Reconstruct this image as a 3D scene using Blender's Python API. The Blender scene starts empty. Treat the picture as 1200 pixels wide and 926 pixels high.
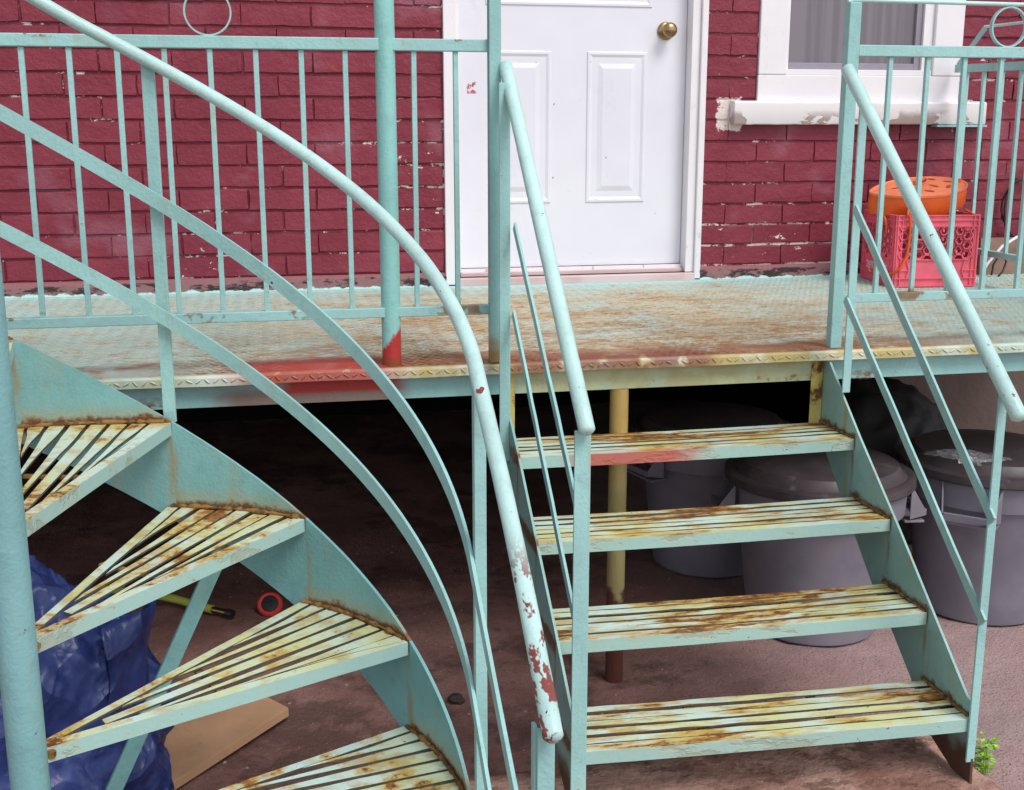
import bpy, bmesh, math, random
import numpy as np
from mathutils import Vector, Matrix, noise as mnoise
random.seed(7)
S = bpy.context.scene
COL = S.collection
PI = math.pi

# ------------------------------------------------------------------ camera
cd = bpy.data.cameras.new('camera'); cam = bpy.data.objects.new('camera', cd); COL.objects.link(cam)
cd.sensor_fit = 'HORIZONTAL'; cd.sensor_width = 36; cd.lens = 1408.3/1200*36
cd.clip_start = .05; cd.clip_end = 500
cam.location = (0, -4.5348, .6025)
cam.rotation_euler = (PI/2-.2216, 0, -.2028)
S.camera = cam

# ------------------------------------------------------------------ light
SUN_EL, SUN_AZ = math.radians(52), math.radians(28)      # azimuth: to the right of straight behind the camera
W = bpy.data.worlds.new('World'); S.world = W; W.use_nodes = True
wn = W.node_tree.nodes; wl = W.node_tree.links
bg = wn['Background']
sky = wn.new('ShaderNodeTexSky'); sky.sky_type = 'NISHITA'; sky.sun_disc = False
sky.sun_elevation = SUN_EL; sky.sun_rotation = PI-SUN_AZ
hs = wn.new('ShaderNodeHueSaturation'); hs.inputs['Saturation'].default_value = .32
wl.new(sky.outputs[0], hs.inputs['Color']); wl.new(hs.outputs[0], bg.inputs[0]); bg.inputs[1].default_value = .12
sl = bpy.data.lights.new('sun', 'SUN'); sun = bpy.data.objects.new('sun', sl); COL.objects.link(sun)
sl.energy = 1.3; sl.angle = math.radians(25); sl.color = (1, .97, .93)
sd = Vector((math.sin(SUN_AZ)*math.cos(SUN_EL), -math.cos(SUN_AZ)*math.cos(SUN_EL), math.sin(SUN_EL)))
sun.rotation_euler = sd.to_track_quat('Z', 'Y').to_euler()
S.view_settings.view_transform = 'Standard'; S.view_settings.look = 'None'
S.view_settings.exposure = 0.72; S.view_settings.gamma = 1
S.render.engine = 'CYCLES'

# ------------------------------------------------------------------ node helpers
class NT:
    def __init__(s, name):
        s.m = bpy.data.materials.new(name); s.m.use_nodes = True
        s.t = s.m.node_tree; s.n = s.t.nodes; s.b = s.n['Principled BSDF']
        g = s.n.new('ShaderNodeNewGeometry'); s.P = g.outputs['Position']; s.N = g.outputs['Normal']
        sp = s.n.new('ShaderNodeSeparateXYZ'); s.t.links.new(s.P, sp.inputs[0]); s.x, s.y, s.z = sp.outputs
    def L(s, a, i):
        if hasattr(a, 'is_output'): s.t.links.new(a, i)
        else: i.default_value = a
    def math(s, op, a, b=0, c=None):
        n = s.n.new('ShaderNodeMath'); n.operation = op; s.L(a, n.inputs[0]); s.L(b, n.inputs[1])
        if c is not None: s.L(c, n.inputs[2])
        return n.outputs[0]
    def noise(s, scale, detail=3, rough=.6, stretch=None, off=(0, 0, 0), dist=0, vec=None):
        n = s.n.new('ShaderNodeTexNoise'); n.inputs['Scale'].default_value = scale
        n.inputs['Detail'].default_value = detail; n.inputs['Roughness'].default_value = rough
        n.inputs['Distortion'].default_value = dist
        mp = s.n.new('ShaderNodeMapping'); s.t.links.new(vec or s.P, mp.inputs[0])
        mp.inputs['Scale'].default_value = stretch or (1, 1, 1); mp.inputs['Location'].default_value = off
        s.t.links.new(mp.outputs[0], n.inputs['Vector']); return n.outputs[0]
    def voro(s, scale, feature='F1', stretch=None, rnd=1, out=0, vec=None):
        n = s.n.new('ShaderNodeTexVoronoi'); n.feature = feature; n.inputs['Scale'].default_value = scale
        n.inputs['Randomness'].default_value = rnd
        mp = s.n.new('ShaderNodeMapping'); s.t.links.new(vec or s.P, mp.inputs[0]); mp.inputs['Scale'].default_value = stretch or (1, 1, 1)
        s.t.links.new(mp.outputs[0], n.inputs['Vector']); return n.outputs[out]
    def step(s, v, a, b):       # smooth ramp 0 at a to 1 at b
        n = s.n.new('ShaderNodeMapRange'); n.interpolation_type = 'SMOOTHSTEP'; s.L(v, n.inputs[0])
        n.inputs[1].default_value = min(a, b); n.inputs[2].default_value = max(a, b)
        n.inputs[3].default_value = 0 if a < b else 1; n.inputs[4].default_value = 1 if a < b else 0
        return n.outputs[0]
    def mix(s, f, a, b):
        n = s.n.new('ShaderNodeMix'); n.data_type = 'RGBA'
        def c(v): return (*v, 1) if isinstance(v, tuple) and len(v) == 3 else v
        s.L(f, n.inputs[0]); s.L(c(a), n.inputs[6]); s.L(c(b), n.inputs[7]); return n.outputs[2]
    def mul(s, *a):
        r = a[0]
        for q in a[1:]: r = s.math('MULTIPLY', r, q)
        return r
    def mx(s, a, b): return s.math('MAXIMUM', a, b)
    def box(s, x0=None, x1=None, y0=None, y1=None, z0=None, z1=None, soft=.02, wob=None):
        r = None
        for v, lo, hi in ((s.x, x0, x1), (s.y, y0, y1), (s.z, z0, z1)):
            if wob is not None: v = s.math('ADD', v, wob)
            for e, d in ((lo, 1), (hi, -1)):
                if e is None: continue
                q = s.step(v, e-soft*d, e+soft*d); r = q if r is None else s.math('MULTIPLY', r, q)
        return r
    def wobble(s, scale, amp): return s.math('MULTIPLY', s.math('SUBTRACT', s.noise(scale), .5), amp)
    def bump(s, h, strength=.3, dist=.002, base=None):
        n = s.n.new('ShaderNodeBump'); n.inputs['Strength'].default_value = strength; n.inputs['Distance'].default_value = dist
        s.L(h, n.inputs['Height'])
        if base is not None: s.L(base, n.inputs['Normal'])
        return n.outputs[0]
    def out(s, col, rough=.5, nrm=None, spec=.4, metal=0):
        s.L((*col, 1) if isinstance(col, tuple) and len(col) == 3 else col, s.b.inputs['Base Color']); s.L(rough, s.b.inputs['Roughness'])
        s.b.inputs['Specular IOR Level'].default_value = spec; s.b.inputs['Metallic'].default_value = metal
        if nrm is not None: s.L(nrm, s.b.inputs['Normal'])
        return s.m

MINT = (.255, .475, .46); RUST = (.19, .068, .017); RUSTD = (.07, .026, .014); OCHRE = (.42, .25, .045)
RED = (.42, .035, .03)

def paint_mat(name, base=MINT, rust=.5, chips=.5, streak=0, extra=None, rough=.42):
    m = NT(name)
    n1 = m.noise(3, 4); n2 = m.noise(28, 3)
    c = m.mix(m.step(n1, .35, .68), base, tuple(min(1, v*1.18+.01) for v in base))
    c = m.mix(m.math('MULTIPLY', m.step(n2, .5, .75), .35), c, tuple(v*.72 for v in base))
    if streak:      # faint rust washes running down
        st = m.noise(22, 3, .6, (1, 1, .12)); c = m.mix(m.mul(m.step(st, .56, .78), streak), c, OCHRE)
    cn = m.noise(60, 3, .7); cm = m.mul(m.step(cn, .78-.12*chips, .81-.12*chips), m.step(m.noise(7, 2), .42, .6))
    big = m.noise(9, 5, .7, off=(3, 1, 2)); rm = m.step(big, .84-.2*rust, .93-.2*rust)
    rc = m.mix(m.noise(40, 4), RUST, RUSTD)
    c = m.mix(m.mul(m.step(big, .74-.2*rust, .92-.2*rust), .5), c, OCHRE)
    c = m.mix(rm, c, rc); c = m.mix(cm, c, RUSTD)
    run = m.noise(55, 3, .6, (1, 1, .22), (4, 4, 0)); hgt = m.math('ADD', m.math('ADD', m.mul(n2, .6), m.mul(run, .9)), m.math('SUBTRACT', m.noise(140, 2), m.mul(m.mx(cm, rm), .8)))
    if extra: c = extra(m, c)
    return m.out(c, m.math('ADD', m.mul(m.mx(rm, cm), .35), rough), m.bump(hgt, .36, .003))

M = {}
M['paint'] = paint_mat('mint_paint', rust=.35, chips=.55)
def bar_extra(m, c):        # rust creeping out where balusters meet the bottom rail
    k = m.mul(m.step(m.math('ABSOLUTE', m.math('SUBTRACT', m.z, .142)), .026, .008), m.step(m.y, -1.45, -1.49), m.step(m.y, -1.57, -1.55), m.step(m.noise(9, 4, .7, off=(1, 1, 4)), .54, .60))
    t_ = m.mul(m.step(m.math('ABSOLUTE', m.math('SUBTRACT', m.z, .806)), .012, .004), m.step(m.noise(13, 4, .7, off=(6, 1, 4)), .58, .63))
    return m.mix(m.mul(m.mx(k, t_), .85), c, m.mix(m.noise(50, 3), (.30, .14, .03), (.12, .05, .02)))
M['bar'] = paint_mat('mint_paint_bars', base=(.28, .50, .485), rust=.45, chips=.7, streak=.25, extra=bar_extra)

def pipe_extra(m, c):       # bare primer where hands wear the spiral rail's lower end
    w = m.wobble(22, .12); pr = m.mul(m.box(y0=-3.32, y1=-3.02, soft=.05), m.step(m.noise(19, 4, .7, (1, .35, 1)), .50, .53))
    sp = m.mul(m.step(m.noise(45, 2, .5, (1, .6, 1)), .70, .72), m.box(y0=-3.3, y1=-2.3, soft=.1))
    return m.mix(m.mx(pr, sp), c, (.22, .055, .045))
M['pipe'] = paint_mat('handrail_paint', base=(.42, .61, .58), rust=.3, chips=.9, extra=pipe_extra, rough=.34)

def column_extra(m, c):
    c = m.mix(m.mul(m.step(m.math('SUBTRACT', m.math('ADD', m.z, m.math('ADD', m.wobble(35, .03), m.wobble(90, .02))), m.mul(m.math('SUBTRACT', m.x, .285), 1.2)), .052, .036), m.step(m.y, -1.4, -1.48)), c, RED)
    return m.mix(m.mul(m.step(m.z, .03, .0), .8), c, RUST)
M['column'] = paint_mat('column_paint', base=(.24, .51, .48), rust=.15, chips=.4, extra=column_extra)

def post_extra(m, c):
    wz = m.math('ADD', m.z, m.wobble(25, .09))
    return m.mix(m.mul(m.step(wz, .09, .02), m.step(wz, -.03, -.01), m.step(m.x, 1.2, 1.0), .9), c, m.mix(m.noise(40), RUST, OCHRE))
M['post'] = paint_mat('railing_post_paint', rust=.25, chips=.5, extra=post_extra)

def beam_extra(m, c):       # the stair bay of the beam has gone ochre with rust water
    w = m.wobble(8, .12)
    yel = m.mul(m.box(x0=.62, x1=1.50, soft=.05, wob=w), m.step(m.noise(6, 4, .6), .2, .5))
    c = m.mix(m.mul(yel, .72), c, m.mix(m.step(m.noise(9, 4), .4, .6), (.50, .47, .22), (.42, .33, .10)))
    c = m.mix(m.mul(m.step(m.noise(7, 5, .7, (1, 1, 1.6), (9, 0, 0)), .56, .66), m.step(m.math('ADD', m.z, m.wobble(14, .05)), -.055, -.085)), c, RUST)
    c = m.mix(m.mul(m.box(x0=-.13, x1=.34, soft=.06, wob=w), m.step(m.z, -.03, -.07), .8), c, (.2, .07, .04))
    c = m.mix(m.mul(m.box(x0=.03, x1=.33, soft=.03), m.step(m.z, -.075, -.06)), c, RED)
    return c
M['beam'] = paint_mat('beam_paint', rust=.4, chips=.4, extra=beam_extra)

def prop_extra(m, c):
    w = m.wobble(12, .25); zz = m.math('ADD', m.z, w)
    c = m.mix(m.step(zz, -.15, -.5), c, m.mix(m.noise(9, 3, .6, (1, 1, .3)), (.40, .38, .17), (.30, .22, .09))); return m.mix(m.step(zz, -.66, -.70), c, (.11, .035, .026))
M['prop'] = paint_mat('prop_paint', base=(.40, .28, .09), rust=1.1, chips=1.1, streak=.6, extra=prop_extra)
M['bracket'] = paint_mat('bracket_paint', base=(.50, .42, .14), rust=1.6, chips=1.2)

# worn rusty tread tops painted paler for skylight, mint on the upright nosing faces
def tread_mat(name, stretch, red=False, far=.0, slat=False):
    m = NT(name)
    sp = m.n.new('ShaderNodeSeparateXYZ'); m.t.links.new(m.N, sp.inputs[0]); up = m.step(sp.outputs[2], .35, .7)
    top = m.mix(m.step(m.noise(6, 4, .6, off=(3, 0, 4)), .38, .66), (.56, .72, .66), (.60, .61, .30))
    c = m.mix(up, (.07, .075, .05) if slat else (.33, .52, .48), top)  # slat sides painted near-black: shade of the gaps put into the colour
    c = m.mix(m.mul(m.step(m.noise(16, 3, .6, stretch, (2, 4, 1)), .5, .68), .5, up), c, OCHRE)
    big = m.noise(6.5, 5, .65, stretch, (5, 1, 0)); fine = m.noise(30, 4, .7, stretch)
    s_ = m.math('ADD', m.mul(big, .62), m.mul(fine, .38))
    thr = .545 + far
    if far < .001 and stretch[0] < .5:      # foot traffic has worn the middle of the lower treads most
        mid = m.mul(m.box(x0=.80, x1=1.32, soft=.22), .035); thr = m.math('SUBTRACT', thr, mid)
    s2_ = m.math('SUBTRACT', s_, thr); rm = m.step(s2_, 0, .045)
    rim = m.mul(m.step(s2_, -.07, .02), m.math('ADD', m.mul(up, .72), .13))
    c = m.mix(rim, c, (.52, .30, .045))
    side = m.math('ADD', m.mul(up, .75), .25)
    c = m.mix(m.mul(rm, side), c, m.mix(m.step(m.noise(50, 3), .35, .65), (.34, .14, .028), (.12, .042, .016)))
    ch = m.mul(m.step(m.noise(42, 3, .7, (1, 1, 1), (7, 7, 7)), .70, .72), .9); c = m.mix(ch, c, (.06, .03, .022))
    if red:
        rr = m.mul(m.box(x0=.74, x1=1.06, soft=.06, wob=m.wobble(14, .06)), m.box(z0=-.3, z1=-.19, y1=-1.66, soft=.012))
        c = m.mix(m.mul(rr, m.math('SUBTRACT', .85, m.mul(up, .6))), c, (.46, .07, .05))
    h = m.math('SUBTRACT', m.mul(m.noise(90, 3), .6), m.mul(rm, .9))
    return m.out(c, m.math('ADD', m.mul(rm, .3), .5), m.bump(h, .5, .003))
M['tread'] = tread_mat('worn_tread_skylit_paint', (.35, 1.3, 1), red=True)
M['wtread'] = tread_mat('worn_winder_skylit_paint', (.8, .8, 1), far=.0)
M['slat'] = tread_mat('worn_slat_shaded_paint', (.35, 1.3, 1), slat=True)
M['wslat'] = tread_mat('worn_winder_slat_shaded_paint', (.8, .8, 1), slat=True)
m = NT('weld_rust'); M['weld'] = m.out(m.mix(m.step(m.noise(45, 4), .35, .6), (.10, .04, .014), (.27, .15, .04)), .85, m.bump(m.noise(160, 3), .8, .003))

# spiral stringer: mint plate with rust fuzz where each winder meets it and a streak below each corner
SX, SY, SR, A0, DA, Z1, RISE, AB = -.403, -2.657, .717, 1.297, .427, -.014, .186, .454
def stringer_extra(m, c):
    dx = m.math('SUBTRACT', m.x, SX); dy = m.math('SUBTRACT', m.y, SY)
    a = m.math('ARCTAN2', dy, dx)
    t = m.math('DIVIDE', m.math('SUBTRACT', A0+.0, a), DA)
    i = m.math('CEIL', t); zt = m.math('SUBTRACT', Z1, m.mul(i, RISE))
    d = m.math('SUBTRACT', m.z, zt)
    d = m.math('SUBTRACT', d, m.math('ABSOLUTE', m.mul(m.math('SUBTRACT', m.noise(26, 4, .7), .45), .055)))
    f = m.mul(m.step(d, .016, .002), m.step(d, -.03, -.01))
    c = m.mix(m.mul(m.step(d, .05, .0), m.step(d, -.03, -.01), .45), c, OCHRE)
    c = m.mix(f, c, m.mix(m.noise(60, 3), RUST, (.09, .04, .015)))
    fr = m.math('FRACT', t); st = m.mx(m.step(fr, .06, .01), m.step(fr, .94, .99))
    st = m.mul(st, m.step(m.noise(30, 3, .6, (1, 1, .3)), .35, .6), m.step(d, .16, .1))
    return m.mix(m.mul(st, .6), c, (.30, .20, .06))
M['stringer'] = paint_mat('spiral_stringer_paint', base=(.165, .36, .355), rust=.15, chips=.5, streak=.35, extra=stringer_extra)
def straight_extra(m, c):       # rust where each tread is welded on, with a run below every nosing
    fz = m.math('ABSOLUTE', m.mul(m.math('SUBTRACT', m.noise(30, 4, .7), .42), .06)); f = None; g = None
    for z, y in ((-.210, -1.703), (-.364, -1.915), (-.532, -2.112), (-.698, -2.325)):
        d = m.math('SUBTRACT', m.math('SUBTRACT', m.z, z), fz); iny = m.mul(m.step(m.y, y-.012, y), m.step(m.y, y+.23, y+.20))
        q = m.mul(m.step(d, .012, .0), m.step(d, -.04, -.02), iny); f = q if f is None else m.mx(f, q)
        w_ = m.math('ADD', m.y, m.wobble(18, .012))
        q = m.mul(m.step(w_, y+.014, y+.005), m.step(w_, y-.006, y+.001), m.step(m.z, z+.004, z-.004), m.step(m.z, z-.16, z-.06)); g = q if g is None else m.mx(g, q)
    c = m.mix(m.mul(g, m.step(m.noise(40, 3, .6, (1, 1, .3)), .3, .55), .75), c, (.24, .13, .04))
    c = m.mix(m.mul(f, .9), c, m.mix(m.noise(60, 3), RUST, (.09, .04, .015)))
    return m.mix(m.step(m.math('ADD', m.z, m.wobble(10, .12)), -.74, -.80), c, (.10, .05, .03))
M['sstringer'] = paint_mat('straight_stringer_paint', base=(.235, .40, .375), rust=.5, chips=.6, streak=.9,
    extra=lambda m, c: straight_extra(m, c))
M['centre_pole'] = paint_mat('centre_pole_paint', base=(.17, .345, .36), rust=.2, chips=.8, streak=.2)

# deck plate
m = NT('worn_deck_paint')
w = m.wobble(5, .25)
c = m.mix(m.step(m.noise(4, 4), .3, .7), (.42, .55, .51), (.50, .48, .35))
traf = m.mx(m.box(x0=.15, x1=1.75, soft=.4), .58)
traf = m.mul(traf, m.step(m.y, -.02, -.35), 1.0)
n_f = m.noise(42, 3, .7, (.55, 1.6, 1)); n_m = m.noise(7, 5, .7, (.6, 1.5, 1))
s_ = m.math('ADD', m.mul(n_f, .5), m.mul(n_m, .5))
c = m.mix(m.mul(m.step(s_, .42, .60), traf, .85), c, (.50, .30, .11))
c = m.mix(m.mul(m.step(s_, .54, .62), traf, .9), c, (.23, .10, .04))
pt = m.mul(m.step(m.noise(2.6, 5, .65, (1, 1.5, 1), (2, 6, 0)), .50, .62), m.box(x0=.2, x1=1.9, soft=.35), .42); c = m.mix(pt, c, m.mix(n_f, (.46, .24, .07), (.26, .12, .045)))
dash = m.noise(38, 2, .5, (.6, 1.5, 1), (8, 3, 0)); c = m.mix(m.mul(m.step(dash, .56, .62), .5), c, (.22, .15, .09))
c = m.mix(m.mul(m.step(m.math('ADD', m.y, m.wobble(4, .5)), -.75, -1.35), m.step(s_, .42, .58), .72), c, m.mix(m.noise(20, 3), (.36, .20, .08), (.22, .11, .05)))
edge = m.mul(m.step(m.math('ADD', m.y, m.wobble(7, .16)), -1.36, -1.44), m.step(m.noise(5, 4, .6, (1, .4, 1)), .30, .52))
c = m.mix(m.mul(edge, m.step(m.z, -.006, -.002), .85), c, m.mix(m.noise(16, 3), (.30, .10, .03), (.20, .075, .03)))
front = m.mul(m.box(x0=.60, x1=1.17, soft=.04), m.step(m.y, -1.42, -1.5), m.step(m.noise(14, 3, .6), .35, .5))
c = m.mix(m.step(m.z, -.002, -.006), c, m.mix(m.step(m.noise(9, 4), .4, .6), (.60, .62, .50), (.46, .38, .16)))
c = m.mix(m.mul(front, m.step(m.z, -.04, -.03), .8), c, (.20, .055, .035))
c = m.mix(m.mul(m.step(m.math('ADD', m.y, m.wobble(40, .03)), -.10, -.085), m.step(m.z, -.005, -.002)), c, (.40, .66, .62))
c = m.mix(m.mul(m.mx(m.mx(m.box(x0=1.9, soft=.3), m.box(x1=-.1, soft=.5)), m.step(m.y, -.5, -.1)), m.step(m.noise(11, 3), .3, .55), .6), c, (.36, .56, .53))
rd = m.box(x0=-.08, x1=.31, soft=.08, wob=m.wobble(9, .05)); rd = m.mul(rd, m.step(m.math('ADD', m.y, m.wobble(9, .10)), -1.33, -1.45), m.step(m.noise(24, 4, .7), .18, .45))
c = m.mix(m.mul(rd, .86), c, m.mix(m.noise(30, 3), RED, (.30, .04, .03)))
M['deck'] = m.out(c, .62, m.bump(m.math('ADD', m.noise(60, 4), m.mul(s_, 1.5)), .5, .002))

# brick paint
def brick_mat(name, base, joint=False):
    m = NT(name)
    oi = m.n.new('ShaderNodeObjectInfo')
    c = m.mix(m.step(m.noise(2.2, 3), .35, .65), base, (base[0]*1.25, base[1]*1.5, base[2]*1.35))
    if not joint:
        c = m.mix(m.mul(oi.outputs['Random'], .35), c, (base[0]*.72, base[1]*.6, base[2]*.6))
        org = m.mul(m.step(m.noise(4.5, 3, .6, (1, 1, 1.5), (4, 0, 6)), .64, .75), m.mx(m.step(m.z, .33, .12), .3))
        c = m.mix(m.mul(org, .6), c, (.26, .055, .03))
    haze = m.mul(m.step(m.noise(3.5, 3, .5, off=(1, 5, 2)), .58, .74), .32); c = m.mix(haze, c, (.40, .2, .26))
    fl = m.noise(19, 5, .75, (1, 1, 1.5)); dens = m.noise(2.7, 2, .5, off=(7, 2, 3))
    k = .085 if joint else 0
    s_ = m.math('ADD', fl, m.math('ADD', .012, m.mul(m.math('SUBTRACT', dens, .5), .5 if joint else .35)))
    low = m.mul(m.box(x0=1.6, x1=2.35, soft=.1), m.step(m.z, .42, .1), .15 if joint else .07)
    s_ = m.math('ADD', s_, low)
    wh = m.step(s_, .715-k, .735-k)
    # slopped white paint round the sill end
    sb_ = m.box(x0=1.73, x1=1.86, z0=.56, z1=.715, soft=.03); slop = m.step(m.math('ADD', m.mul(sb_, .55), m.mul(m.noise(20, 5, .75, (1, 1, 1.6)), .85)), .87, .90)
    c = m.mix(m.mx(wh, slop), c, (.72, .62, .58))
    dk = m.mul(m.step(m.noise(8, 4, .7, off=(2, 9, 9)), .66, .75), .6); c = m.mix(dk, c, (.07, .012, .018))
    h = m.math('ADD', m.mul(m.noise(70, 4, .7), .8), m.mul(m.noise(13, 4), 2.6))
    return m.out(c, .48, m.bump(h, .7, .005), .35)
BR = (.20, .023, .043)
M['brick'] = brick_mat('painted_brick', BR)
M['mortar'] = brick_mat('painted_mortar', (.15, .018, .033), True)
m = NT('dark_parging')
c = m.mix(m.step(m.noise(14, 5, .75, (.6, 1, 1.8)), .44, .52), (.035, .018, .02), (.24, .12, .12))
c = m.mix(m.step(m.math('ADD', m.z, m.wobble(12, .02)), .035, .042), c, (.26, .10, .11))
c = m.mix(m.step(m.math('ADD', m.z, m.wobble(30, .03)), .008, .003), c, (.42, .66, .62))
M['parging'] = m.out(c, .8, m.bump(m.noise(40, 4), .8, .006))
m = NT('foundation_stone'); c = m.mix(m.noise(3, 4), (.10, .07, .062), (.17, .125, .11)); M['foundation'] = m.out(c, .9, m.bump(m.noise(20, 4), .6, .01))
m = NT('crawlspace_painted_dark'); M['painted_dark'] = m.out(m.mix(m.noise(3, 3), (.008, .006, .006), (.015, .011, .01)), 1, spec=.05)  # near-black colour paints deep shade onto the lining

def simple(name, col, rough=.5, var=.15, scale=8, bs=.15, bscale=60, spec=.4, dirt=None, metal=0):
    m = NT(name); c = m.mix(m.step(m.noise(scale, 4), .3, .7), tuple(v*(1-var) for v in col), tuple(min(1, v*(1+var)) for v in col))
    if dirt: c = m.mix(m.mul(m.step(m.noise(scale*2.3, 5, .7), .56, .68), .5), c, dirt)
    return m.out(c, rough, m.bump(m.noise(bscale, 3), bs, .002), spec, metal)
m = NT('white_door_paint')
c = m.mix(m.step(m.noise(2, 3), .3, .7), (.70, .69, .76), (.76, .75, .81))
c = m.mix(m.mul(m.step(m.math('ADD', m.z, m.wobble(20, .03)), .075, .045), .35), c, (.55, .36, .34))
c = m.mix(m.step(m.noise(33, 2, .5, off=(3, 3, 8)), .745, .75), c, (.35, .3, .32))
sm = m.mul(m.box(x0=.772, x1=.806, z0=.715, z1=.758, soft=.004), m.step(m.noise(75, 3), .52, .56)); c = m.mix(sm, c, (.42, .08, .12))
M['door'] = m.out(m.mix(m.mul(m.step(m.noise(5, 5, .8), .56, .75), .28), c, (.55, .52, .56)), .38, m.bump(m.noise(90, 2), .05, .001))
m = NT('white_trim_paint'); c = m.mix(m.step(m.noise(3, 3), .3, .7), (.74, .71, .74), (.80, .77, .79))
c = m.mix(m.mul(m.step(m.noise(25, 4, .7, (1, 1, .4)), .62, .66), m.mx(m.step(m.z, .3, .0), .12), .7), c, (.42, .26, .24))
M['trim'] = m.out(c, .45, m.bump(m.noise(50, 3), .2, .002))
m = NT('pink_threshold'); c = m.mix(m.step(m.noise(9, 4, .6, (.4, 1, 1)), .4, .65), (.66, .50, .50), (.56, .37, .36)); M['threshold'] = m.out(c, .5, m.bump(m.noise(50, 3), .2, .002))
m = NT('flaked_sill_paint'); fl = m.step(m.noise(11, 5, .62, (.55, 1, 1.6), (1, 0, 0)), .615, .63); low = m.step(m.math('ADD', m.z, m.wobble(16, .05)), .66, .62)
f2 = m.mul(m.step(m.noise(7, 5, .6, (.8, 1, 1)), .5, .52), low)
c = m.mix(m.mx(m.mul(fl, 1), f2), (.80, .75, .76), (.42, .33, .31)); M['sill'] = m.out(c, .6, m.bump(m.math('SUBTRACT', 1, m.mx(fl, f2)), .8, .003))
M['sash'] = simple('grey_sash', (.27, .24, .29), .5, .08)
M['brass'] = simple('aged_brass', (.34, .24, .12), .32, .1, metal=1)
M['steel'] = simple('dull_steel', (.3, .3, .3), .45, .1, metal=.8)
m = NT('insect_screen')
cc = m.mix(m.step(m.noise(40, 2, .5, (1, 1, .02)), .4, .6), (.20, .175, .20), (.25, .22, .25)); m.out(cc, .7)
tr = m.n.new('ShaderNodeBsdfTransparent'); ms = m.n.new('ShaderNodeMixShader'); ms.inputs[0].default_value = .80
o_ = [n for n in m.n if n.type == 'OUTPUT_MATERIAL'][0]
m.t.links.new(tr.outputs[0], ms.inputs[1]); m.t.links.new(m.b.outputs[0], ms.inputs[2]); m.t.links.new(ms.outputs[0], o_.inputs[0]); M['screen'] = m.m
M['curtain'] = simple('curtain_cloth', (.62, .58, .60), .8, .06)
M['pink'] = simple('pink_crate_plastic', (.82, .14, .20), .45, .12, 6, .1, dirt=(.5, .10, .13))
M['pinkdark'] = simple('pink_crate_inside', (.45, .04, .09), .5, .1)
M['print'] = simple('pale_print', (.95, .62, .68), .5, .05)
M['orange'] = simple('orange_plastic', (.72, .11, .015), .45, .12, 9, .15)
M['orangetop'] = simple('faded_orange_top', (.74, .19, .085), .6, .12, 14, .3)
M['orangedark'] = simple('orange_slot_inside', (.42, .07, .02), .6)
M['bin'] = simple('grey_bin_plastic', (.20, .185, .225), .5, .16, 4, .2, 30, dirt=(.23, .20, .20))
M['lid'] = simple('dark_lid_plastic', (.060, .046, .052), .42, .25, 7, .2, 30, dirt=(.16, .13, .12))
M['bag'] = simple('black_bag_plastic', (.010, .009, .010), .6, .2, 5, .4, 22)
m = NT('blue_tarp')
wv = m.n.new('ShaderNodeVectorMath'); wv.operation = 'MULTIPLY_ADD'; nz = m.n.new('ShaderNodeTexNoise'); nz.inputs['Scale'].default_value = 5; m.t.links.new(m.P, nz.inputs['Vector'])
m.t.links.new(nz.outputs[1], wv.inputs[0]); wv.inputs[1].default_value = (.22, .22, .22); m.t.links.new(m.P, wv.inputs[2]); WV = wv.outputs[0]
v1 = m.voro(5.5, 'F1', vec=WV); v2 = m.voro(14, 'F1', vec=WV, stretch=(1, 1, .6)); v3 = m.voro(40, 'F1', vec=WV)
hh = m.math('ADD', m.math('ADD', v1, m.mul(v2, .16)), m.mul(v3, .04))
c = m.mix(m.step(m.noise(5, 4), .35, .65), (.020, .036, .15), (.036, .06, .225)); c = m.mix(m.mul(m.step(m.noise(60, 4, .8), .58, .7), .2), c, (.07, .10, .26))
M['tarp'] = m.out(c, .36, m.bump(m.noise(260, 1), .12, .001, m.bump(hh, 1.0, .06)), .5)
M['ply'] = simple('plywood', (.50, .29, .17), .7, .12, 5, .2, 90, dirt=(.36, .19, .10))
M['hose'] = simple('yellow_green_hose', (.36, .40, .06), .5)
M['black'] = simple('black_rubber', (.015, .014, .016), .45)
M['redp'] = simple('red_plastic', (.55, .035, .03), .5)
M['leaf'] = simple('weed_leaf', (.26, .50, .05), .5, .3, 40)
M['cardboard'] = simple('brown_board', (.20, .12, .09), .8, .15, 10)
m = NT('clear_film'); m.out((.6, .6, .63), .10, m.bump(m.noise(30, 3), .5, .01), .8)
tr = m.n.new('ShaderNodeBsdfTransparent'); ms = m.n.new('ShaderNodeMixShader'); ms.inputs[0].default_value = .20
o_ = [n for n in m.n if n.type == 'OUTPUT_MATERIAL'][0]; m.t.links.new(tr.outputs[0], ms.inputs[1]); m.t.links.new(m.b.outputs[0], ms.inputs[2]); m.t.links.new(ms.outputs[0], o_.inputs[0]); M['film'] = m.m
m = NT('alley_asphalt')
c = m.mix(m.step(m.noise(2.5, 5, .65), .32, .68), (.17, .082, .070), (.30, .165, .145))
c = m.mix(m.mul(m.step(m.noise(2.4, 5, .7, off=(3, 3, 0)), .50, .60), .7), c, (.085, .048, .042))
c = m.mix(m.mul(m.step(m.x, 1.0, 1.9), .75), c, m.mix(m.noise(6, 3), (.36, .25, .25), (.48, .35, .34)))
v = m.voro(140); c = m.mix(m.mul(m.step(v, .25, .1), m.step(m.noise(60, 1), .55, .65), .8), c, (.38, .28, .26))
c = m.mix(m.mul(m.step(m.noise(180, 2), .58, .66), .6), c, (.05, .03, .028))
M['ground'] = m.out(c, .85, m.bump(m.math('ADD', m.noise(120, 3), m.mul(m.noise(22, 4), 1.5)), .7, .006), .2)
m = NT('worn_slab')
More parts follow.
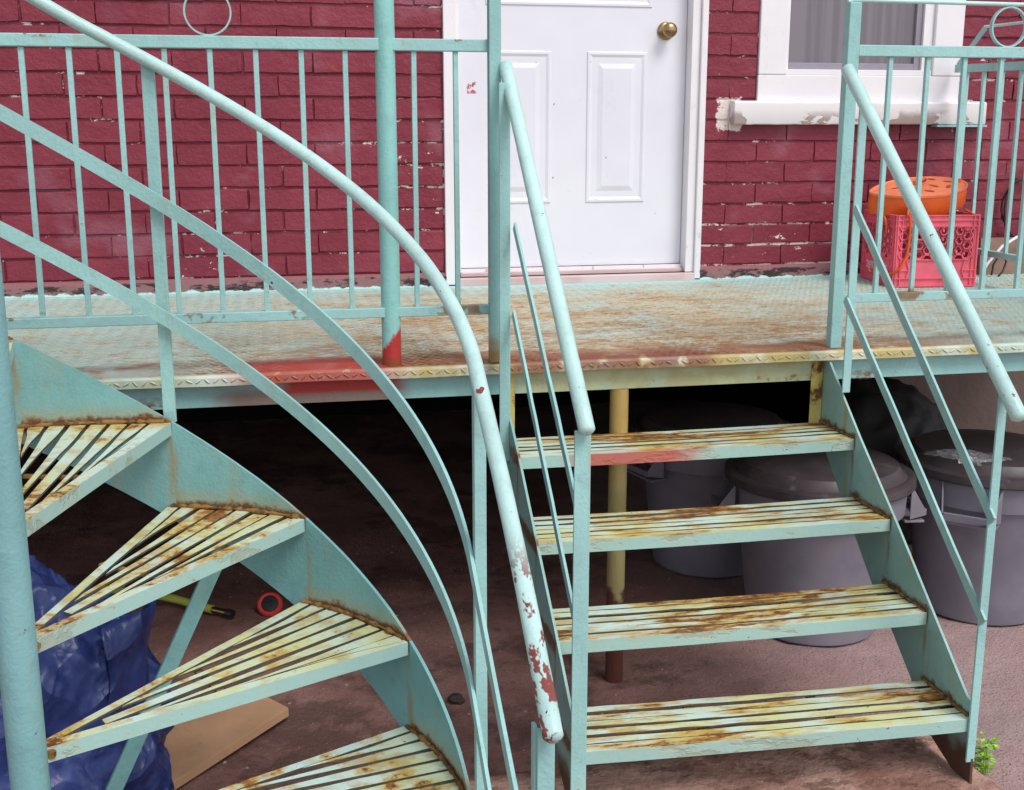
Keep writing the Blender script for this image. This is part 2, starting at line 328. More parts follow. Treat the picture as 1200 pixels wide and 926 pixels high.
c = m.mix(m.step(m.noise(4, 5, .7), .35, .62), (.27, .14, .11), (.50, .31, .25))
c = m.mix(m.mul(m.step(m.noise(9, 5, .75, (1, 1.4, 1), (4, 2, 0)), .52, .6), .7), c, (.12, .065, .05))
c = m.mix(m.step(m.noise(34, 4, .75), .66, .70), c, (.58, .44, .40))
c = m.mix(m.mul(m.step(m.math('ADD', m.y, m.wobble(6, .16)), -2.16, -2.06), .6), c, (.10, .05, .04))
M['slab'] = m.out(c, .85, m.bump(m.math('ADD', m.noise(50, 4), m.mul(m.noise(12, 4), 2)), .9, .008), .2)

# ------------------------------------------------------------------ object helpers
def tag(o, label=None, cat=None, group=None, kind=None):
    if label: o['label'] = label
    if cat: o['category'] = cat
    if group: o['group'] = group
    if kind: o['kind'] = kind
    return o
def thing(name, label, cat, loc=(0, 0, 0), group=None):
    o = bpy.data.objects.new(name, None); COL.objects.link(o); o.location = loc; o.empty_display_size = .1
    return tag(o, label, cat, group)
bpy.context.view_layer.update()
def root_loc(o):
    v = Vector((0, 0, 0))
    while o is not None: v = v+o.location; o = o.parent
    return v
class MB:
    """collects faces in world coordinates"""
    def __init__(s): s.v = []; s.f = []
    def add(s, vs, fs):
        k = len(s.v); s.v += [tuple(v) for v in vs]; s.f += [tuple(i+k for i in f) for f in fs]; return s
    def box(s, x0, x1, y0, y1, z0, z1):
        return s.add([(x, y, z) for z in (z0, z1) for y in (y0, y1) for x in (x0, x1)],
                     [(0, 2, 3, 1), (4, 5, 7, 6), (0, 1, 5, 4), (2, 6, 7, 3), (0, 4, 6, 2), (1, 3, 7, 5)])
    def bar(s, p, q, w, t, up=(0, 0, 1), n=1, wob=0):      # rectangular bar; w along 'up' side, t across
        return s.ribbon([Vector(p).lerp(Vector(q), i/n) for i in range(n+1)], w, t, up, wob)
    def ribbon(s, pts, w, t, up=(0, 0, 1), wob=0, side=None):
        pts = [Vector(p) for p in pts]; rings = []
        for i, p in enumerate(pts):
            d = (pts[min(i+1, len(pts)-1)]-pts[max(i-1, 0)]).normalized()
            sd_ = d.cross(Vector(up)).normalized() if side is None else Vector(side[i] if isinstance(side, list) else side)
            u = sd_.cross(d).normalized()
            p = p+u*random.uniform(-wob, wob)+sd_*random.uniform(-wob, wob)
            rings.append([p+u*w/2+sd_*t/2, p+u*w/2-sd_*t/2, p-u*w/2-sd_*t/2, p-u*w/2+sd_*t/2])
        return s.loft(rings)
    def loft(s, rings, cap=True, closed=True):
        n = len(rings[0]); vs = [v for r in rings for v in r]; fs = []
        for i in range(len(rings)-1):
            for j in range(n if closed else n-1):
                a = i*n+j; b = i*n+(j+1) % n; fs.append((a, b, b+n, a+n))
        if cap: fs += [tuple(range(n))[::-1], tuple(range((len(rings)-1)*n, len(rings)*n))]
        return s.add(vs, fs)
    def tube(s, pts, r, n=14, wob=0, cap_round=False):
        pts = [Vector(p) for p in pts]; rings = []
        ref = Vector((.13, .27, .95)).normalized()
        rr = [r if not callable(r) else r(i/(len(pts)-1)) for i in range(len(pts))]
        if cap_round:
            d0 = (pts[0]-pts[1]).normalized(); d1 = (pts[-1]-pts[-2]).normalized()
            pts = [pts[0]+d0*rr[0]*.4]+pts+[pts[-1]+d1*rr[-1]*.4]; rr = [rr[0]*.6]+rr+[rr[-1]*.6]
        for i, p in enumerate(pts):
            d = (pts[min(i+1, len(pts)-1)]-pts[max(i-1, 0)]).normalized()
            u = (ref-d*ref.dot(d)); u = u.normalized() if u.length > 1e-3 else d.orthogonal().normalized(); ref = u; v = d.cross(u)
            q = rr[i]+random.uniform(-wob, wob)
            rings.append([p+(u*math.cos(2*PI*k/n)+v*math.sin(2*PI*k/n))*q for k in range(n)])
        return s.loft(rings)
    def lathe(s, cx, cy, prof, n=40, ox=None):
        rings = [[(cx+r*math.cos(2*PI*k/n), cy+r*math.sin(2*PI*k/n), z) for k in range(n)] for r, z in prof]
        return s.loft(rings)
    def build(s, name, mat, parent=None, smooth=None, bevel=0, kind=None, label=None):
        o0 = root_loc(parent) if parent else Vector((0, 0, 0))
        me = bpy.data.meshes.new(name); me.from_pydata([(v[0]-o0.x, v[1]-o0.y, v[2]-o0.z) for v in s.v], [], s.f)
        bm = bmesh.new(); bm.from_mesh(me); bmesh.ops.recalc_face_normals(bm, faces=bm.faces); bm.to_mesh(me); bm.free()
        me.materials.append(mat)
        if smooth is not None:
            me.polygons.foreach_set('use_smooth', [True]*len(me.polygons)); me.set_sharp_from_angle(angle=math.radians(smooth))
        o = bpy.data.objects.new(name, me); COL.objects.link(o); o.parent = parent
        if bevel:
            b = o.modifiers.new('bevel', 'BEVEL'); b.width = bevel; b.segments = 2; b.limit_method = 'ANGLE'
        if kind: o['kind'] = kind
        if label: o['label'] = label
        return o
def Bx(*a): return MB().box(*a)
def link_copy(src, parent, loc, rot=None, name=None):
    c = src.copy(); COL.objects.link(c); c.parent = parent; c.location = loc
    if rot: c.rotation_euler = rot
    return c

# ------------------------------------------------------------------ ground and slab
GZ = -.95
def grid(name, xs, ys, fz, mat, kind='structure', smooth=True):
    v = [(x, y, fz(x, y)) for y in ys for x in xs]; n = len(xs)
    f = [(j*n+i, j*n+i+1, (j+1)*n+i+1, (j+1)*n+i) for j in range(len(ys)-1) for i in range(n-1)]
    me = bpy.data.meshes.new(name); me.from_pydata(v, [], f); me.materials.append(mat)
    if smooth: me.polygons.foreach_set('use_smooth', [True]*len(f))
    o = bpy.data.objects.new(name, me); COL.objects.link(o); o['kind'] = kind; return o
fx = list(np.arange(-1.5, 3.6, .03)); fy = list(np.arange(-3.2, .4, .03))
xs = [-60, -20, -8, -4, -2.5]+fx+[4.5, 6, 10, 25, 60]; ys = [-60, -20, -8, -5, -4]+fy+[.8, 1.5, 2.3, 6, 60]
def gz(x, y):
    return GZ+.012*(mnoise.noise((x*2.2, y*2.2, 0)))+.006*mnoise.noise((x*11, y*11, 3))
grid('ground', xs, ys, gz, M['ground'])
# broken concrete slab at the foot of the stairs
def slab():
    xs_ = np.arange(.30, 1.60, .02); ys_ = np.arange(-3.6, -2.13, .03); mb = MB(); top = {}
    ex = lambda y: 1.575+.05*(-2.15-y)*.7+.012*mnoise.noise((y*14, 0, 0)); ey = lambda x: -2.055+.018*mnoise.noise((x*9, 2, 0))+.02*mnoise.noise((x*30, 5, 0))
    v = []; nx, ny = 60, 46
    for j in range(ny+1):
        for i in range(nx+1):
            x = .30+(ex(-2.2)-.30)*i/nx; y = -3.6+(ey(x)+3.6)*j/ny
            x = .30+(ex(y)-.30)*i/nx
            z = -.856+.008*mnoise.noise((x*7, y*7, 1))+.006*mnoise.noise((x*28, y*28, 5))
            e = min(i, nx-i, ny-j)
            if e == 0: z -= .012
            v.append((x, y, z))
    f = [(j*(nx+1)+i, j*(nx+1)+i+1, (j+1)*(nx+1)+i+1, (j+1)*(nx+1)+i) for j in range(ny) for i in range(nx)]
    mb.add(v, f)
    rim = [j*(nx+1)+nx for j in range(ny+1)]+[ny*(nx+1)+i for i in range(nx-1, -1, -1)]
    k = len(mb.v); n = len(rim)
    for r in rim:
        x, y, z = mb.v[r]; mb.v.append((x+.012*mnoise.noise((x*20, y*20, 8)), y+.01, GZ-.05))
    for i in range(n-1): mb.f.append((rim[i], rim[i+1], k+i+1, k+i))
    o = mb.build('concrete_slab', M['slab'], smooth=50, kind='structure')
slab()
# a dark stone lying under the stairs
def stone():
    bm = bmesh.new(); bmesh.ops.create_icosphere(bm, subdivisions=2, radius=.02)
    for v in bm.verts: v.co = Vector((v.co.x*1.2, v.co.y, v.co.z*.7))*(1+.5*mnoise.noise(v.co*60))
    me = bpy.data.meshes.new('stone'); bm.to_mesh(me); bm.free(); me.materials.append(simple('dark_stone', (.05, .035, .035), .9)); o = bpy.data.objects.new('stone', me); COL.objects.link(o); o.location = (.465, -1.52, GZ+.008)
    tag(o, 'small dark stone on the bare ground between the two stairs', 'stone')
stone()
# loose grit
def pebbles():
    mb = MB()
    for i in range(900):
        x = random.uniform(-.9, 3.2); y = random.uniform(-2.9, -.2)
        if .30 < x < 1.6 and y < -2.05: z = -.853
        else: z = gz(x, y)
        r = random.choice((.002, .002, .003, .004, .006)); a = random.random()*PI
        vs = [(x+r*math.cos(a+k*2*PI/5)*random.uniform(.6, 1.2), y+r*math.sin(a+k*2*PI/5)*random.uniform(.6, 1.2), z) for k in range(5)]+[(x, y, z+r*.7)]
        mb.add(vs, [(k, (k+1) % 5, 5) for k in range(5)])
    mb.build('loose_grit', simple('grit', (.28, .2, .18), .9, .4, 90), kind='stuff')
    bpy.data.objects['loose_grit']['label'] = 'loose grit scattered over the reddish alley ground'; bpy.data.objects['loose_grit']['category'] = 'grit'
pebbles()

# ------------------------------------------------------------------ the house
house = thing('brick_house', 'brick house wall painted maroon with a white door and a window behind the balcony', 'house', (0, 0, 0))
BH, BL, Z0 = .0805, .245, .056
DX0, DX1, DZ = .673, 1.693, 2.12           # door opening incl. casing
WX0, WX1, WZ0, WZ1 = 1.905, 2.768, .69, 1.95
SILL = (1.80, 2.875, .602, .69)
def variant(L, seed):
    rnd = random.Random(seed); h = BH-.007
    def ring(ins, y):
        pts = []; nx = 5; ie = ins*.5
        for i in range(nx): pts.append((ie+(L-2*ie)*i/nx, ins))
        for i in range(2): pts.append((L-ie, ins+(h-2*ins)*i/2))
        for i in range(nx): pts.append((L-ie-(L-2*ie)*i/nx, h-ins))
        for i in range(2): pts.append((ie, h-ins-(h-2*ins)*i/2))
        return [(p[0]+rnd.uniform(-.0018, .0018), y, p[1]+rnd.uniform(-.0022, .0022)) for p in pts]
    off = rnd.uniform(-.002, .002)
    r0 = ring(0, .016); r1 = ring(.0005, .004+off); r2 = ring(.0038, -.001+off)
    mb = MB(); n = len(r0); mb.v = r0+r1+r2
    for a in (0, n):
        for j in range(n): mb.f.append((a+j, a+(j+1) % n, a+n+(j+1) % n, a+n+j))
    mb.v.append((L/2, -.0012+off, h/2)); c = len(mb.v)-1
    for j in range(n): mb.f.append((2*n+j, 2*n+(j+1) % n, c))
    me = bpy.data.meshes.new('brick'); me.from_pydata(mb.v, [], mb.f)
    bm = bmesh.new(); bm.from_mesh(me); bmesh.ops.recalc_face_normals(bm, faces=bm.faces); bm.to_mesh(me); bm.free()
    me.materials.append(M['brick']); me.polygons.foreach_set('use_smooth', [True]*len(me.polygons)); me.set_sharp_from_angle(angle=math.radians(24)); return me
VAR = {}
def get_var(L):
    L = round(L, 2) if abs(L-(BL-.0028)) > .004 else BL-.0028
    if L not in VAR: VAR[L] = [variant(L, hash((L, k)) % 9999 if False else int(L*1000)*7+k) for k in range(10 if L > .2 else 3)]
    return random.choice(VAR[L])
far = MB(); nb = 0
def spans(z):
    cuts = []
    if z < DZ: cuts.append((DX0, DX1))
    if z+BH > WZ0+.02 and z < WZ1: cuts.append((WX0, WX1))
    if z+BH*.5 > SILL[2] and z+BH*.5 < SILL[3]: cuts.append((SILL[0], SILL[1]))
    cuts = sorted(cuts); x = -2.6; out = []
    for a, b in cuts:
        if a > x: out.append((x, a))
        x = max(x, b)
    out.append((x, 4.6)); return out
row = 0; z = Z0
while z < 2.5:
    for (sa, sb) in spans(z):
        ph = (1.914 if row % 2 == 1 else 1.914+BL/2)
        k = math.floor((sa-ph)/BL); x = ph+k*BL
        while x < sb:
            a = max(x, sa)+.001; b = min(x+BL, sb)-.0018
            if b-a > .025:
                if z < 1.13 and a > -1.25 and b < 3.75:
                    me = get_var(b-a); L = max(v.co.x for v in me.vertices)
                    o = bpy.data.objects.new('brick', me); COL.objects.link(o); o.parent = house
                    o.location = (a+random.uniform(-.002, .002), random.uniform(-.0015, .0015), z+random.uniform(-.0015, .0015))
                    o.rotation_euler = (random.uniform(-.01, .01), random.uniform(-.006, .006), random.uniform(-.006, .006)); nb += 1
                else: far.box(a, b, random.uniform(-.003, .001), .016, z, z+BH-.007)
            x += BL
    z += BH; row += 1
print('bricks', nb)
far.build('distant_bricks', M['brick'], house, kind='stuff')
mb = MB()                                  # mortar face behind the bricks, with real openings
def mort(x0, x1, z0, z1): mb.box(x0, x1, .0055, .25, z0, z1)
mort(-2.6, DX0+.01, .03, 2.55); mort(DX0+.01, DX1-.01, DZ-.02, 2.55); mort(DX1-.01, WX0+.02, .03, 2.55)
mort(WX0+.02, WX1-.02, .03, .68); mort(WX0+.02, WX1-.02, WZ1-.02, 2.55); mort(WX1-.02, 4.6, .03, 2.55)
mb.build('mortar_bed', M['mortar'], house)
# rough parged base course
def base_course(x0, x1):
    mb = MB(); n = int((x1-x0)/.02); rings = []
    for i in range(n+1):
        x = x0+(x1-x0)*i/n; q = .006*mnoise.noise((x*18, 0, 0))+.004*mnoise.noise((x*60, 4, 0))
        rings.append([(x, .05, .052), (x, -.006+q*.4, .050), (x, -.016+q, .034), (x, -.014-q, .012), (x, -.022+q, -.004), (x, .05, -.004)])
    return mb.loft(rings)
base_course(-2.6, DX0+.002).build('base_course', M['parging'], house, smooth=60); base_course(DX1-.002, 4.6).build('base_course', M['parging'], house, smooth=60)
# crawlspace added under the wall to keep the space below the deck black; a stone pier closes it on the right
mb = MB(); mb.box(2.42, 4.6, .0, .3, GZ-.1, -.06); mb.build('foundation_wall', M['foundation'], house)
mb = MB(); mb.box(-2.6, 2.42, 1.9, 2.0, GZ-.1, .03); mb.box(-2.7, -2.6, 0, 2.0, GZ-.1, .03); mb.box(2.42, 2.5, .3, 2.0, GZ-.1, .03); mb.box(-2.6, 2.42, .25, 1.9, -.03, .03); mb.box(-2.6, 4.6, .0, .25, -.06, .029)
mb.build('added_crawlspace_lining', M['painted_dark'], house)
# closed side and roof so that no daylight leaks in behind the door and window
mb = MB(); mb.box(-2.6, 4.6, 1.2, 1.3, .04, 2.6); mb.box(-2.7, -2.6, .25, 1.3, .04, 2.6); mb.box(4.6, 4.7, 0, 1.3, .04, 2.6); mb.box(-2.7, 4.7, .0, 1.3, 2.56, 2.66)
mb.build('inner_wall', M['curtain'], house)

# door
mb = MB(); FY = -.016
mb.box(DX0, .721, FY, .14, .004, 2.12); frame_l = mb.build('door_casing', M['trim'], house, bevel=.003)
MB().box(.721, .735, .012, .14, .05, 2.05).build('door_stop', M['trim'], house)
MB().box(1.668, DX1, FY, .14, .004, 2.12).build('door_casing', M['trim'], house, bevel=.003)
MB().box(1.634, 1.668, -.002, .14, .03, 2.05).build('door_stop', M['trim'], house, bevel=.002)
MB().box(.721, 1.668, FY, .14, 2.05, 2.12).build('door_casing', M['trim'], house, bevel=.003)
thr = MB().box(.722, 1.667, -.03, .14, -.002, .028).build('threshold', M['threshold'], house, bevel=.003)
MB().box(.736, 1.633, .02, .13, .028, .044).build('threshold_ridge', M['threshold'], thr, bevel=.002)
MB().box(.736, 1.633, .035, .055, .044, .056).build('weather_strip', M['trim'], thr)
door = MB().box(.735, 1.632, .06, .105, .058, 2.05).build('door', M['door'], house)
def panel(x0, x1, z0, z1, nm='door_panel'):
    y = .06; mb = MB()
    def rr(i, yy): return [(x0+i, yy, z0+i), (x1-i, yy, z0+i), (x1-i, yy, z1-i), (x0+i, yy, z1-i)]
    mb.loft([rr(0, y+.001), rr(.004, y-.0045), rr(.012, y-.005), rr(.022, y-.0005), rr(.045, y-.0005), rr(.062, y-.005), rr(.064, y-.0055)])
    return mb.build(nm, M['door'], door)
panel(1.236, 1.476, .303, .874); panel(.862, 1.098, .303, .874); panel(.842, 1.492, 1.035, 1.93, 'upper_door_panel')
mb = MB(); kx, kz = 1.547, .952
def lathe_y(mb, prof, n=28, cx=kx, cz=kz):
    return mb.loft([[(cx+r*math.cos(2*PI*k/n), y, cz+r*math.sin(2*PI*k/n)) for k in range(n)] for r, y in prof])
lathe_y(mb, [(.033, .060), (.034, .056), (.030, .052), (.024, .049), (.014, .047), (.012, .034), (.016, .028), (.026, .020), (.029, .010), (.027, .0), (.020, -.007), (.013, -.010), (.0125, -.014), (.006, -.0155), (.001, -.0157)])
mb.build('door_knob', M['brass'], door, smooth=40)

# window
win = MB()
win = MB().box(WX0, 2.02, -.012, .12, .7905, 1.95).build('window', M['trim'], house, bevel=.004)
MB().box(2.645, WX1, -.0125, .12, .7905, 1.95).build('casing', M['trim'], win, bevel=.004)
MB().box(WX0+.0, WX1, -.010, .12, .69, .790).build('bottom_rail', M['trim'], win, bevel=.003)
MB().box(2.021, 2.644, -.004, .12, .7905, .812).build('inner_ledge', M['trim'], win, bevel=.002)
MB().box(2.0, 2.66, .0, .12, 1.86, 1.95).build('head_rail', M['trim'], win)
MB().box(2.02, 2.036, .012, .05, .812, 1.86).build('sash', M['trim'], win)
MB().box(2.036, 2.60, .018, .045, .812, .838).build('sash_rail', M['sash'], win, bevel=.002)
MB().box(2.575, 2.602, .017, .046, .812, 1.86).build('sash_rail', M['sash'], win, bevel=.002)
MB().box(2.602, 2.645, .004, .06, .812, 1.86).build('sash', M['trim'], win, bevel=.002)
MB().box(2.036, 2.575, .030, .032, .838, 1.86).build('insect_screen', M['screen'], win)
mb = MB(); rings = []
for i in range(121):
    x = 2.0+.62*i/120; y = .14+(.008+.008*mnoise.noise((i*.07, 0, 0)))*math.sin(i*.5+2.5*math.sin(i*.06)); rings.append([(x, y, .815), (x+.004*math.sin(i*.2), y, 1.9)])
vs = [p for r in rings for p in r]; mb.add(vs, [(2*i, 2*i+2, 2*i+3, 2*i+1) for i in range(120)]); mb.build('curtain', M['curtain'], win, smooth=60)
def rough_box(x0, x1, y0, y1, z0, z1, amp, nx=60):
    rings = []
    for i in range(nx+1):
        x = x0+(x1-x0)*i/nx; q = lambda s: amp*mnoise.noise((x*25, s, 0))
        rings.append([(x, y1, z0), (x, y0+.004, z0+q(1)), (x, y0+q(2)*.4, z0+.006+q(1)), (x, y0+q(3)*.4, z1-.006+q(4)), (x, y0+.006, z1+q(4)), (x, y1, z1+.008)])
    return MB().loft(rings)
rough_box(SILL[0], SILL[1], -.045, .06, SILL[2], SILL[3]-.001, .0035).build('window_sill', M['sill'], house, smooth=40)
MB().box(2.66, 2.88, -.05, .0, .592, .6).build('sill_bracket', M['paint'], house)

# ------------------------------------------------------------------ the balcony
bal = thing('balcony', 'mint painted steel balcony with diamond plate floor in front of the white door', 'balcony', (0, -1.5, 0))
BX0, BX1 = -2.3, 3.25
mb = MB(); rings = []
n = int((BX1-BX0)/.03)
for i in range(n+1):
    x = BX0+(BX1-BX0)*i/n; q = .0025*mnoise.noise((x*4, 0, 0))
    rings.append([(x, -.006, -.004), (x, -.006, 0), (x, -.5, 0), (x, -1.0, q*.4), (x, -1.515, q), (x, -1.529, -.003+q), (x, -1.535, -.010+q), (x, -1.536, -.030+q), (x, -1.531, -.030+q), (x, -1.526, -.006+q)])
mb.loft(rings).build('floor_plate', M['deck'], bal, smooth=35)
def lugs():
    mb = MB()
    p = .0225; j = 0; y = -1.512
    base = [(-.011, 0, 0), (-.004, -.0036, 0), (.004, -.0036, 0), (.011, 0, 0), (.004, .0036, 0), (-.004, .0036, 0), (-.006, 0, .0016), (.006, 0, .0016)]
    fc = [(0, 1, 6), (1, 2, 7, 6), (2, 3, 7), (3, 4, 7), (4, 5, 6, 7), (5, 0, 6)]
    while y < -.03:
        i = 0; x = -1.35+(p/2 if j % 2 else 0)
        while x < 3.2:
            a = (PI/4 if (i+j) % 2 else -PI/4); ca, sa = math.cos(a), math.sin(a)
            mb.add([(x+u*ca-v*sa, y+u*sa+v*ca, w_+.0001) for u, v, w_ in base], fc); x += p; i += 1
        y += p; j += 1
    # on the turned-down lip
    x = -1.35; i = 0
    while x < 3.2:
        a = random.uniform(.5, .95)*(1 if i % 2 else -1); ca, sa = math.cos(a)*.95, math.sin(a)*.8
        mb.add([(x+u*ca-v*sa+random.uniform(-.0007, .0007), -1.5362-w_*1.5, -.0175+u*sa+v*ca) for u, v, w_ in base], fc); x += p*.95; i += 1
    mb.build('raised_lugs', M['deck'], bal, kind='stuff')
lugs()
# C-channel front beam, side joists
BY = -1.50
mb = MB(); mb.box(BX0, BX1, BY, BY+.006, -.092, -.034); mb.box(BX0, BX1, BY+.006, BY+.045, -.092, -.086); mb.build('front_beam', M['beam'], bal)
for x in (-1.4, -.5, .4, 1.3, 2.2, 3.1): Bx(x, x+.006, -1.494, -.01, -.08, -.005).build('floor_joist', M['beam'], bal)
MB().tube([(.925, -1.48, -.093), (.925, -1.48, -.5), (.926, -1.48, GZ-.02)], .0255, 20, cap_round=False).build('support_prop', M['prop'], bal, smooth=40)
MB().tube([(2.95, -1.48, -.093), (2.95, -1.48, GZ-.02)], .0255, 20).build('support_prop', M['prop'], bal, smooth=40)
MB().tube([(-1.25, -1.48, -.093), (-1.25, -1.48, GZ-.02)], .0255, 20).build('support_prop', M['prop'], bal, smooth=40)
MB().tube([(.309, -1.50, -.002), (.308, -1.50, 1.3), (.307, -1.49, 3.0)], .0245, 24).build('column', M['column'], bal, smooth=40, label='tall round mint column sprayed red at its foot')

# front railing, left and right of the stair opening
YR = -1.505; ZT, ZB = .791, .1366; SP = .1056
rl = MB().box(-2.2, .565, YR-.013, YR+.013, ZT-.0145, ZT+.0145).build('railing', M['bar'], bal, bevel=.002, label='left part of the front railing, beside the round column')
MB().box(-2.2, .566, YR-.0125, YR+.0125, ZB-.0125, ZB+.0125).build('bottom_rail', M['bar'], rl, bevel=.002)
def bal_mesh(name, src=None): return MB()
lean = {}
for x in [-.5276+SP*i for i in range(-14, 8)]+[.3767, .4817]:
    MB().bar((x+random.uniform(-.001, .001), YR, ZB+.012), (x+random.uniform(-.001, .001), YR, ZT-.014), .0125, .0125, up=(0, 1, 0)).build('baluster', M['bar'], rl, bevel=.0015)
MB().box(.560, .590, -1.535, -1.505, .0, .93).build('post', M['post'], rl, bevel=.002)
def ring(cx, y, cz, parent, r=.053):
    MB().ribbon([(cx+r*math.cos(t*2*PI/40), y, cz+r*math.sin(t*2*PI/40)) for t in range(41)], .013, .004, side=[Vector((math.cos(t*2*PI/40), 0, math.sin(t*2*PI/40))) for t in range(41)]).build('ring', M['bar'], parent, smooth=40)
for cx in (-1.6, -.853, -.106): ring(cx, YR, .860, rl)
MB().tube([(-2.2, YR, .918), (.59, YR, .918)], .0055, 8).build('top_rod', M['bar'], rl, smooth=60)

rr_ = MB().box(1.548, 2.735, YR-.013, YR+.013, ZT-.0145, ZT+.0145).build('railing', M['bar'], bal, bevel=.002, label='right part of the front railing, in front of the pink crate')
MB().box(1.548, 2.735, YR-.0125, YR+.0125, ZB-.0125, ZB+.0125).build('bottom_rail', M['bar'], rr_, bevel=.002)
for i in range(11):
    x = 1.6461+.1085*i; MB().bar((x, YR, ZB+.012), (x+random.uniform(-.001, .001), YR, ZT-.014), .0125, .0125, up=(0, 1, 0)).build('baluster', M['bar'], rr_, bevel=.0015)
MB().box(1.515, 1.548, -1.52, -1.49, .0, .912).build('post', M['post'], rr_, bevel=.002)
ring(1.985, YR, .857, rr_, .051)
ring(2.5, YR, .857, rr_, .051)
MB().tube([(1.515, YR, .914), (1.53, YR, .918), (2.735, YR, .912)], .0058, 8).build('top_rod', M['pipe'], rr_, smooth=60)
MB().box(2.737, 2.767, -1.52, -1.49, .0, .93).build('post', M['post'], rr_, bevel=.002)
# side railing at the far right end, running back to the wall
XS = 2.73
sr = MB().bar((XS, -.045, .818), (XS, -1.49, ZT), .030, .02).build('railing', M['bar'], bal, label='side railing running back to the wall beside the window')
MB().bar((XS, -.14, .118), (XS, -1.49, .118), .022, .028).build('bottom_rail', M['bar'], sr)
for i in range(11):
    y = -.10-.118*i
    if i in (0, 1, 2, 3, 4, 5, 6, 7, 8, 9, 10, 11): MB().bar((XS, y-.02, .13), (XS, y-.02, .806), .0125, .0125, up=(0, 1, 0)).build('baluster', M['bar'], sr)
MB().tube([(XS, -.22, .965), (XS, -.6, .96), (XS, -1.49, .925)], .0058, 8).build('top_rod', M['pipe'], sr, smooth=60)
MB().bar((XS, -.05, .83), (XS, -.22, .962), .022, .005).build('diagonal_brace', M['bar'], sr)

# ------------------------------------------------------------------ straight stair
st = thing('straight_staircase', 'short straight mint stair of four rusty slatted treads leading up to the balcony', 'staircase', (1.05, -2.3, -.85))
TR = [(-.210, -1.704, -1.703), (-.364, -1.908, -1.915), (-.532, -2.098, -2.112), (-.698, -2.290, -2.325)]   # z, y front left, y front right
XL, XR = .603, 1.508
def plate(x, pts, t=.006):
    a = [(x, y, z) for y, z in pts]; b = [(x+t, y, z) for y, z in pts]; n = len(a)
    return MB().add(a+b, [tuple(range(n))[::-1], tuple(range(n, 2*n))]+[(i, (i+1) % n, n+(i+1) % n, n+i) for i in range(n)])
Rf = [(-1.535, -.036), (-1.63, -.118), (-1.729, -.200), (-1.953, -.374), (-2.135, -.524), (-2.328, -.684), (-2.336, -.857)]
Rb = [(-2.30, -.868), (-2.172, -.824), (-2.058, -.721), (-1.960, -.644), (-1.842, -.56), (-1.741, -.469), (-1.640, -.379), (-1.541, -.287), (-1.50, -.26), (-1.50, -.04)]
plate(XR, Rf+Rb).build('stringer', M['sstringer'], st)
Lf = [(-1.520, -.10), (-1.60, -.136), (-1.70, -.203), (-1.90, -.352), (-2.10, -.500), (-2.30, -.660), (-2.32, -.86)]
Lb = [(-2.28, -.868), (-2.14, -.80), (-1.94, -.63), (-1.72, -.46), (-1.52, -.29), (-1.50, -.26), (-1.50, -.10)]
plate(XL-.006, Lf+Lb).build('stringer', M['sstringer'], st)
for ti, (z, yl, yr) in enumerate(TR):
    mb = MB()           # nosing: upright flat bar with a narrow top flange
    h = .030
    def prow(dy0, dy1, za, zb, nseg=14, wob=.0012, drop=0):
        rings = []
        for i in range(nseg+1):
            u = i/nseg; x = XL+.001+(XR-XL-.002)*u; y = yl+(yr-yl)*u
            sag = -.0025*math.sin(PI*u)
            e = [random.uniform(-wob, wob) for _ in range(4)]
            rings.append([(x, y+dy0+e[0], za+sag), (x, y+dy1+e[1], za+sag+e[2]*.5), (x, y+dy1+e[1], zb+sag), (x, y+dy0+e[0], zb+sag+e[3]*.5)])
        return MB().loft(rings)
    tb = prow(0, .005, z-h, z, wob=.0006); r2 = prow(.005, .030, z-.005, z-.0005)
    tb.add(r2.v, r2.f); t = tb.build('tread', M['tread'], st)
    nsl = 5; pitch = .034; first = .037
    for k in range(nsl):
        a = first+k*pitch; zz = z-.001+random.uniform(-.003, .002)
        s = prow(a, a+.0238, zz-.004, zz, wob=.0018)
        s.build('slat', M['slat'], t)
    for xx in (XL+.001, XR-.026, ):
        Bx(xx, xx+.025, (yl if xx < 1 else yr)+.008, (yl if xx < 1 else yr)+.2, z-.015, z-.0095).build('ledge', M['sstringer'], t)
    for xx in (.9, 1.2): Bx(xx, xx+.02, yl+.012, yl+.195, z-.0155, z-.010).build('cross_strip', M['weld'], t)
    rp = []
    for xx, yf in ((XR-.003, yr),):
        pts = [(xx, yf+.01+.2*i/30, z+.001) for i in range(31)]
        MB().tube(pts, .0038, 7, wob=.0024).build('weld_bead', M['weld'], t, smooth=60)
# rails
def pipe(p, q, nm='handrail', r=.0168): return MB().tube([Vector(p).lerp(Vector(q), i/24) for i in range(25)], r, 18, wob=.0003, cap_round=True).build(nm, M['pipe'], st, smooth=60)
pipe((.601, -1.532, .743), (.601, -2.338, .020))
pipe((1.500, -1.554, .742), (1.500, -2.400, .018))
mb = MB()
def angle_post(x, y, z0, z1, s=.030, mat='post', flip=1):
    mb = MB().box(x-.5*s, x+.5*s, y-.003, y+.003, z0, z1); mb.box(x+flip*(.5*s)-.003, x+flip*(.5*s)+.003, y+.003, y+s, z0, z1); return mb.build('post', M[mat], st, bevel=.001)
angle_post(.584, -1.600, -.245, .70, .026, 'bar')
angle_post(.600, -2.308, -.80, .012, .032, 'bar')
angle_post(1.512, -1.630, -.10, .66, .022, 'bar'); angle_post(1.507, -2.330, -.80, .075, .020, 'bar')
def flat(p, q, w=.024): return MB().bar(p, q, w, .006, n=16, wob=.0006).build('rail_bar', M['bar'], st)
flat((.608, -1.612, .358), (.602, -2.300, -.19)); flat((.606, -1.606, .140), (.602, -2.300, -.445))
flat((1.501, -1.640, .392), (1.501, -2.344, -.226)); flat((1.501, -1.618, .152), (1.501, -2.344, -.458))
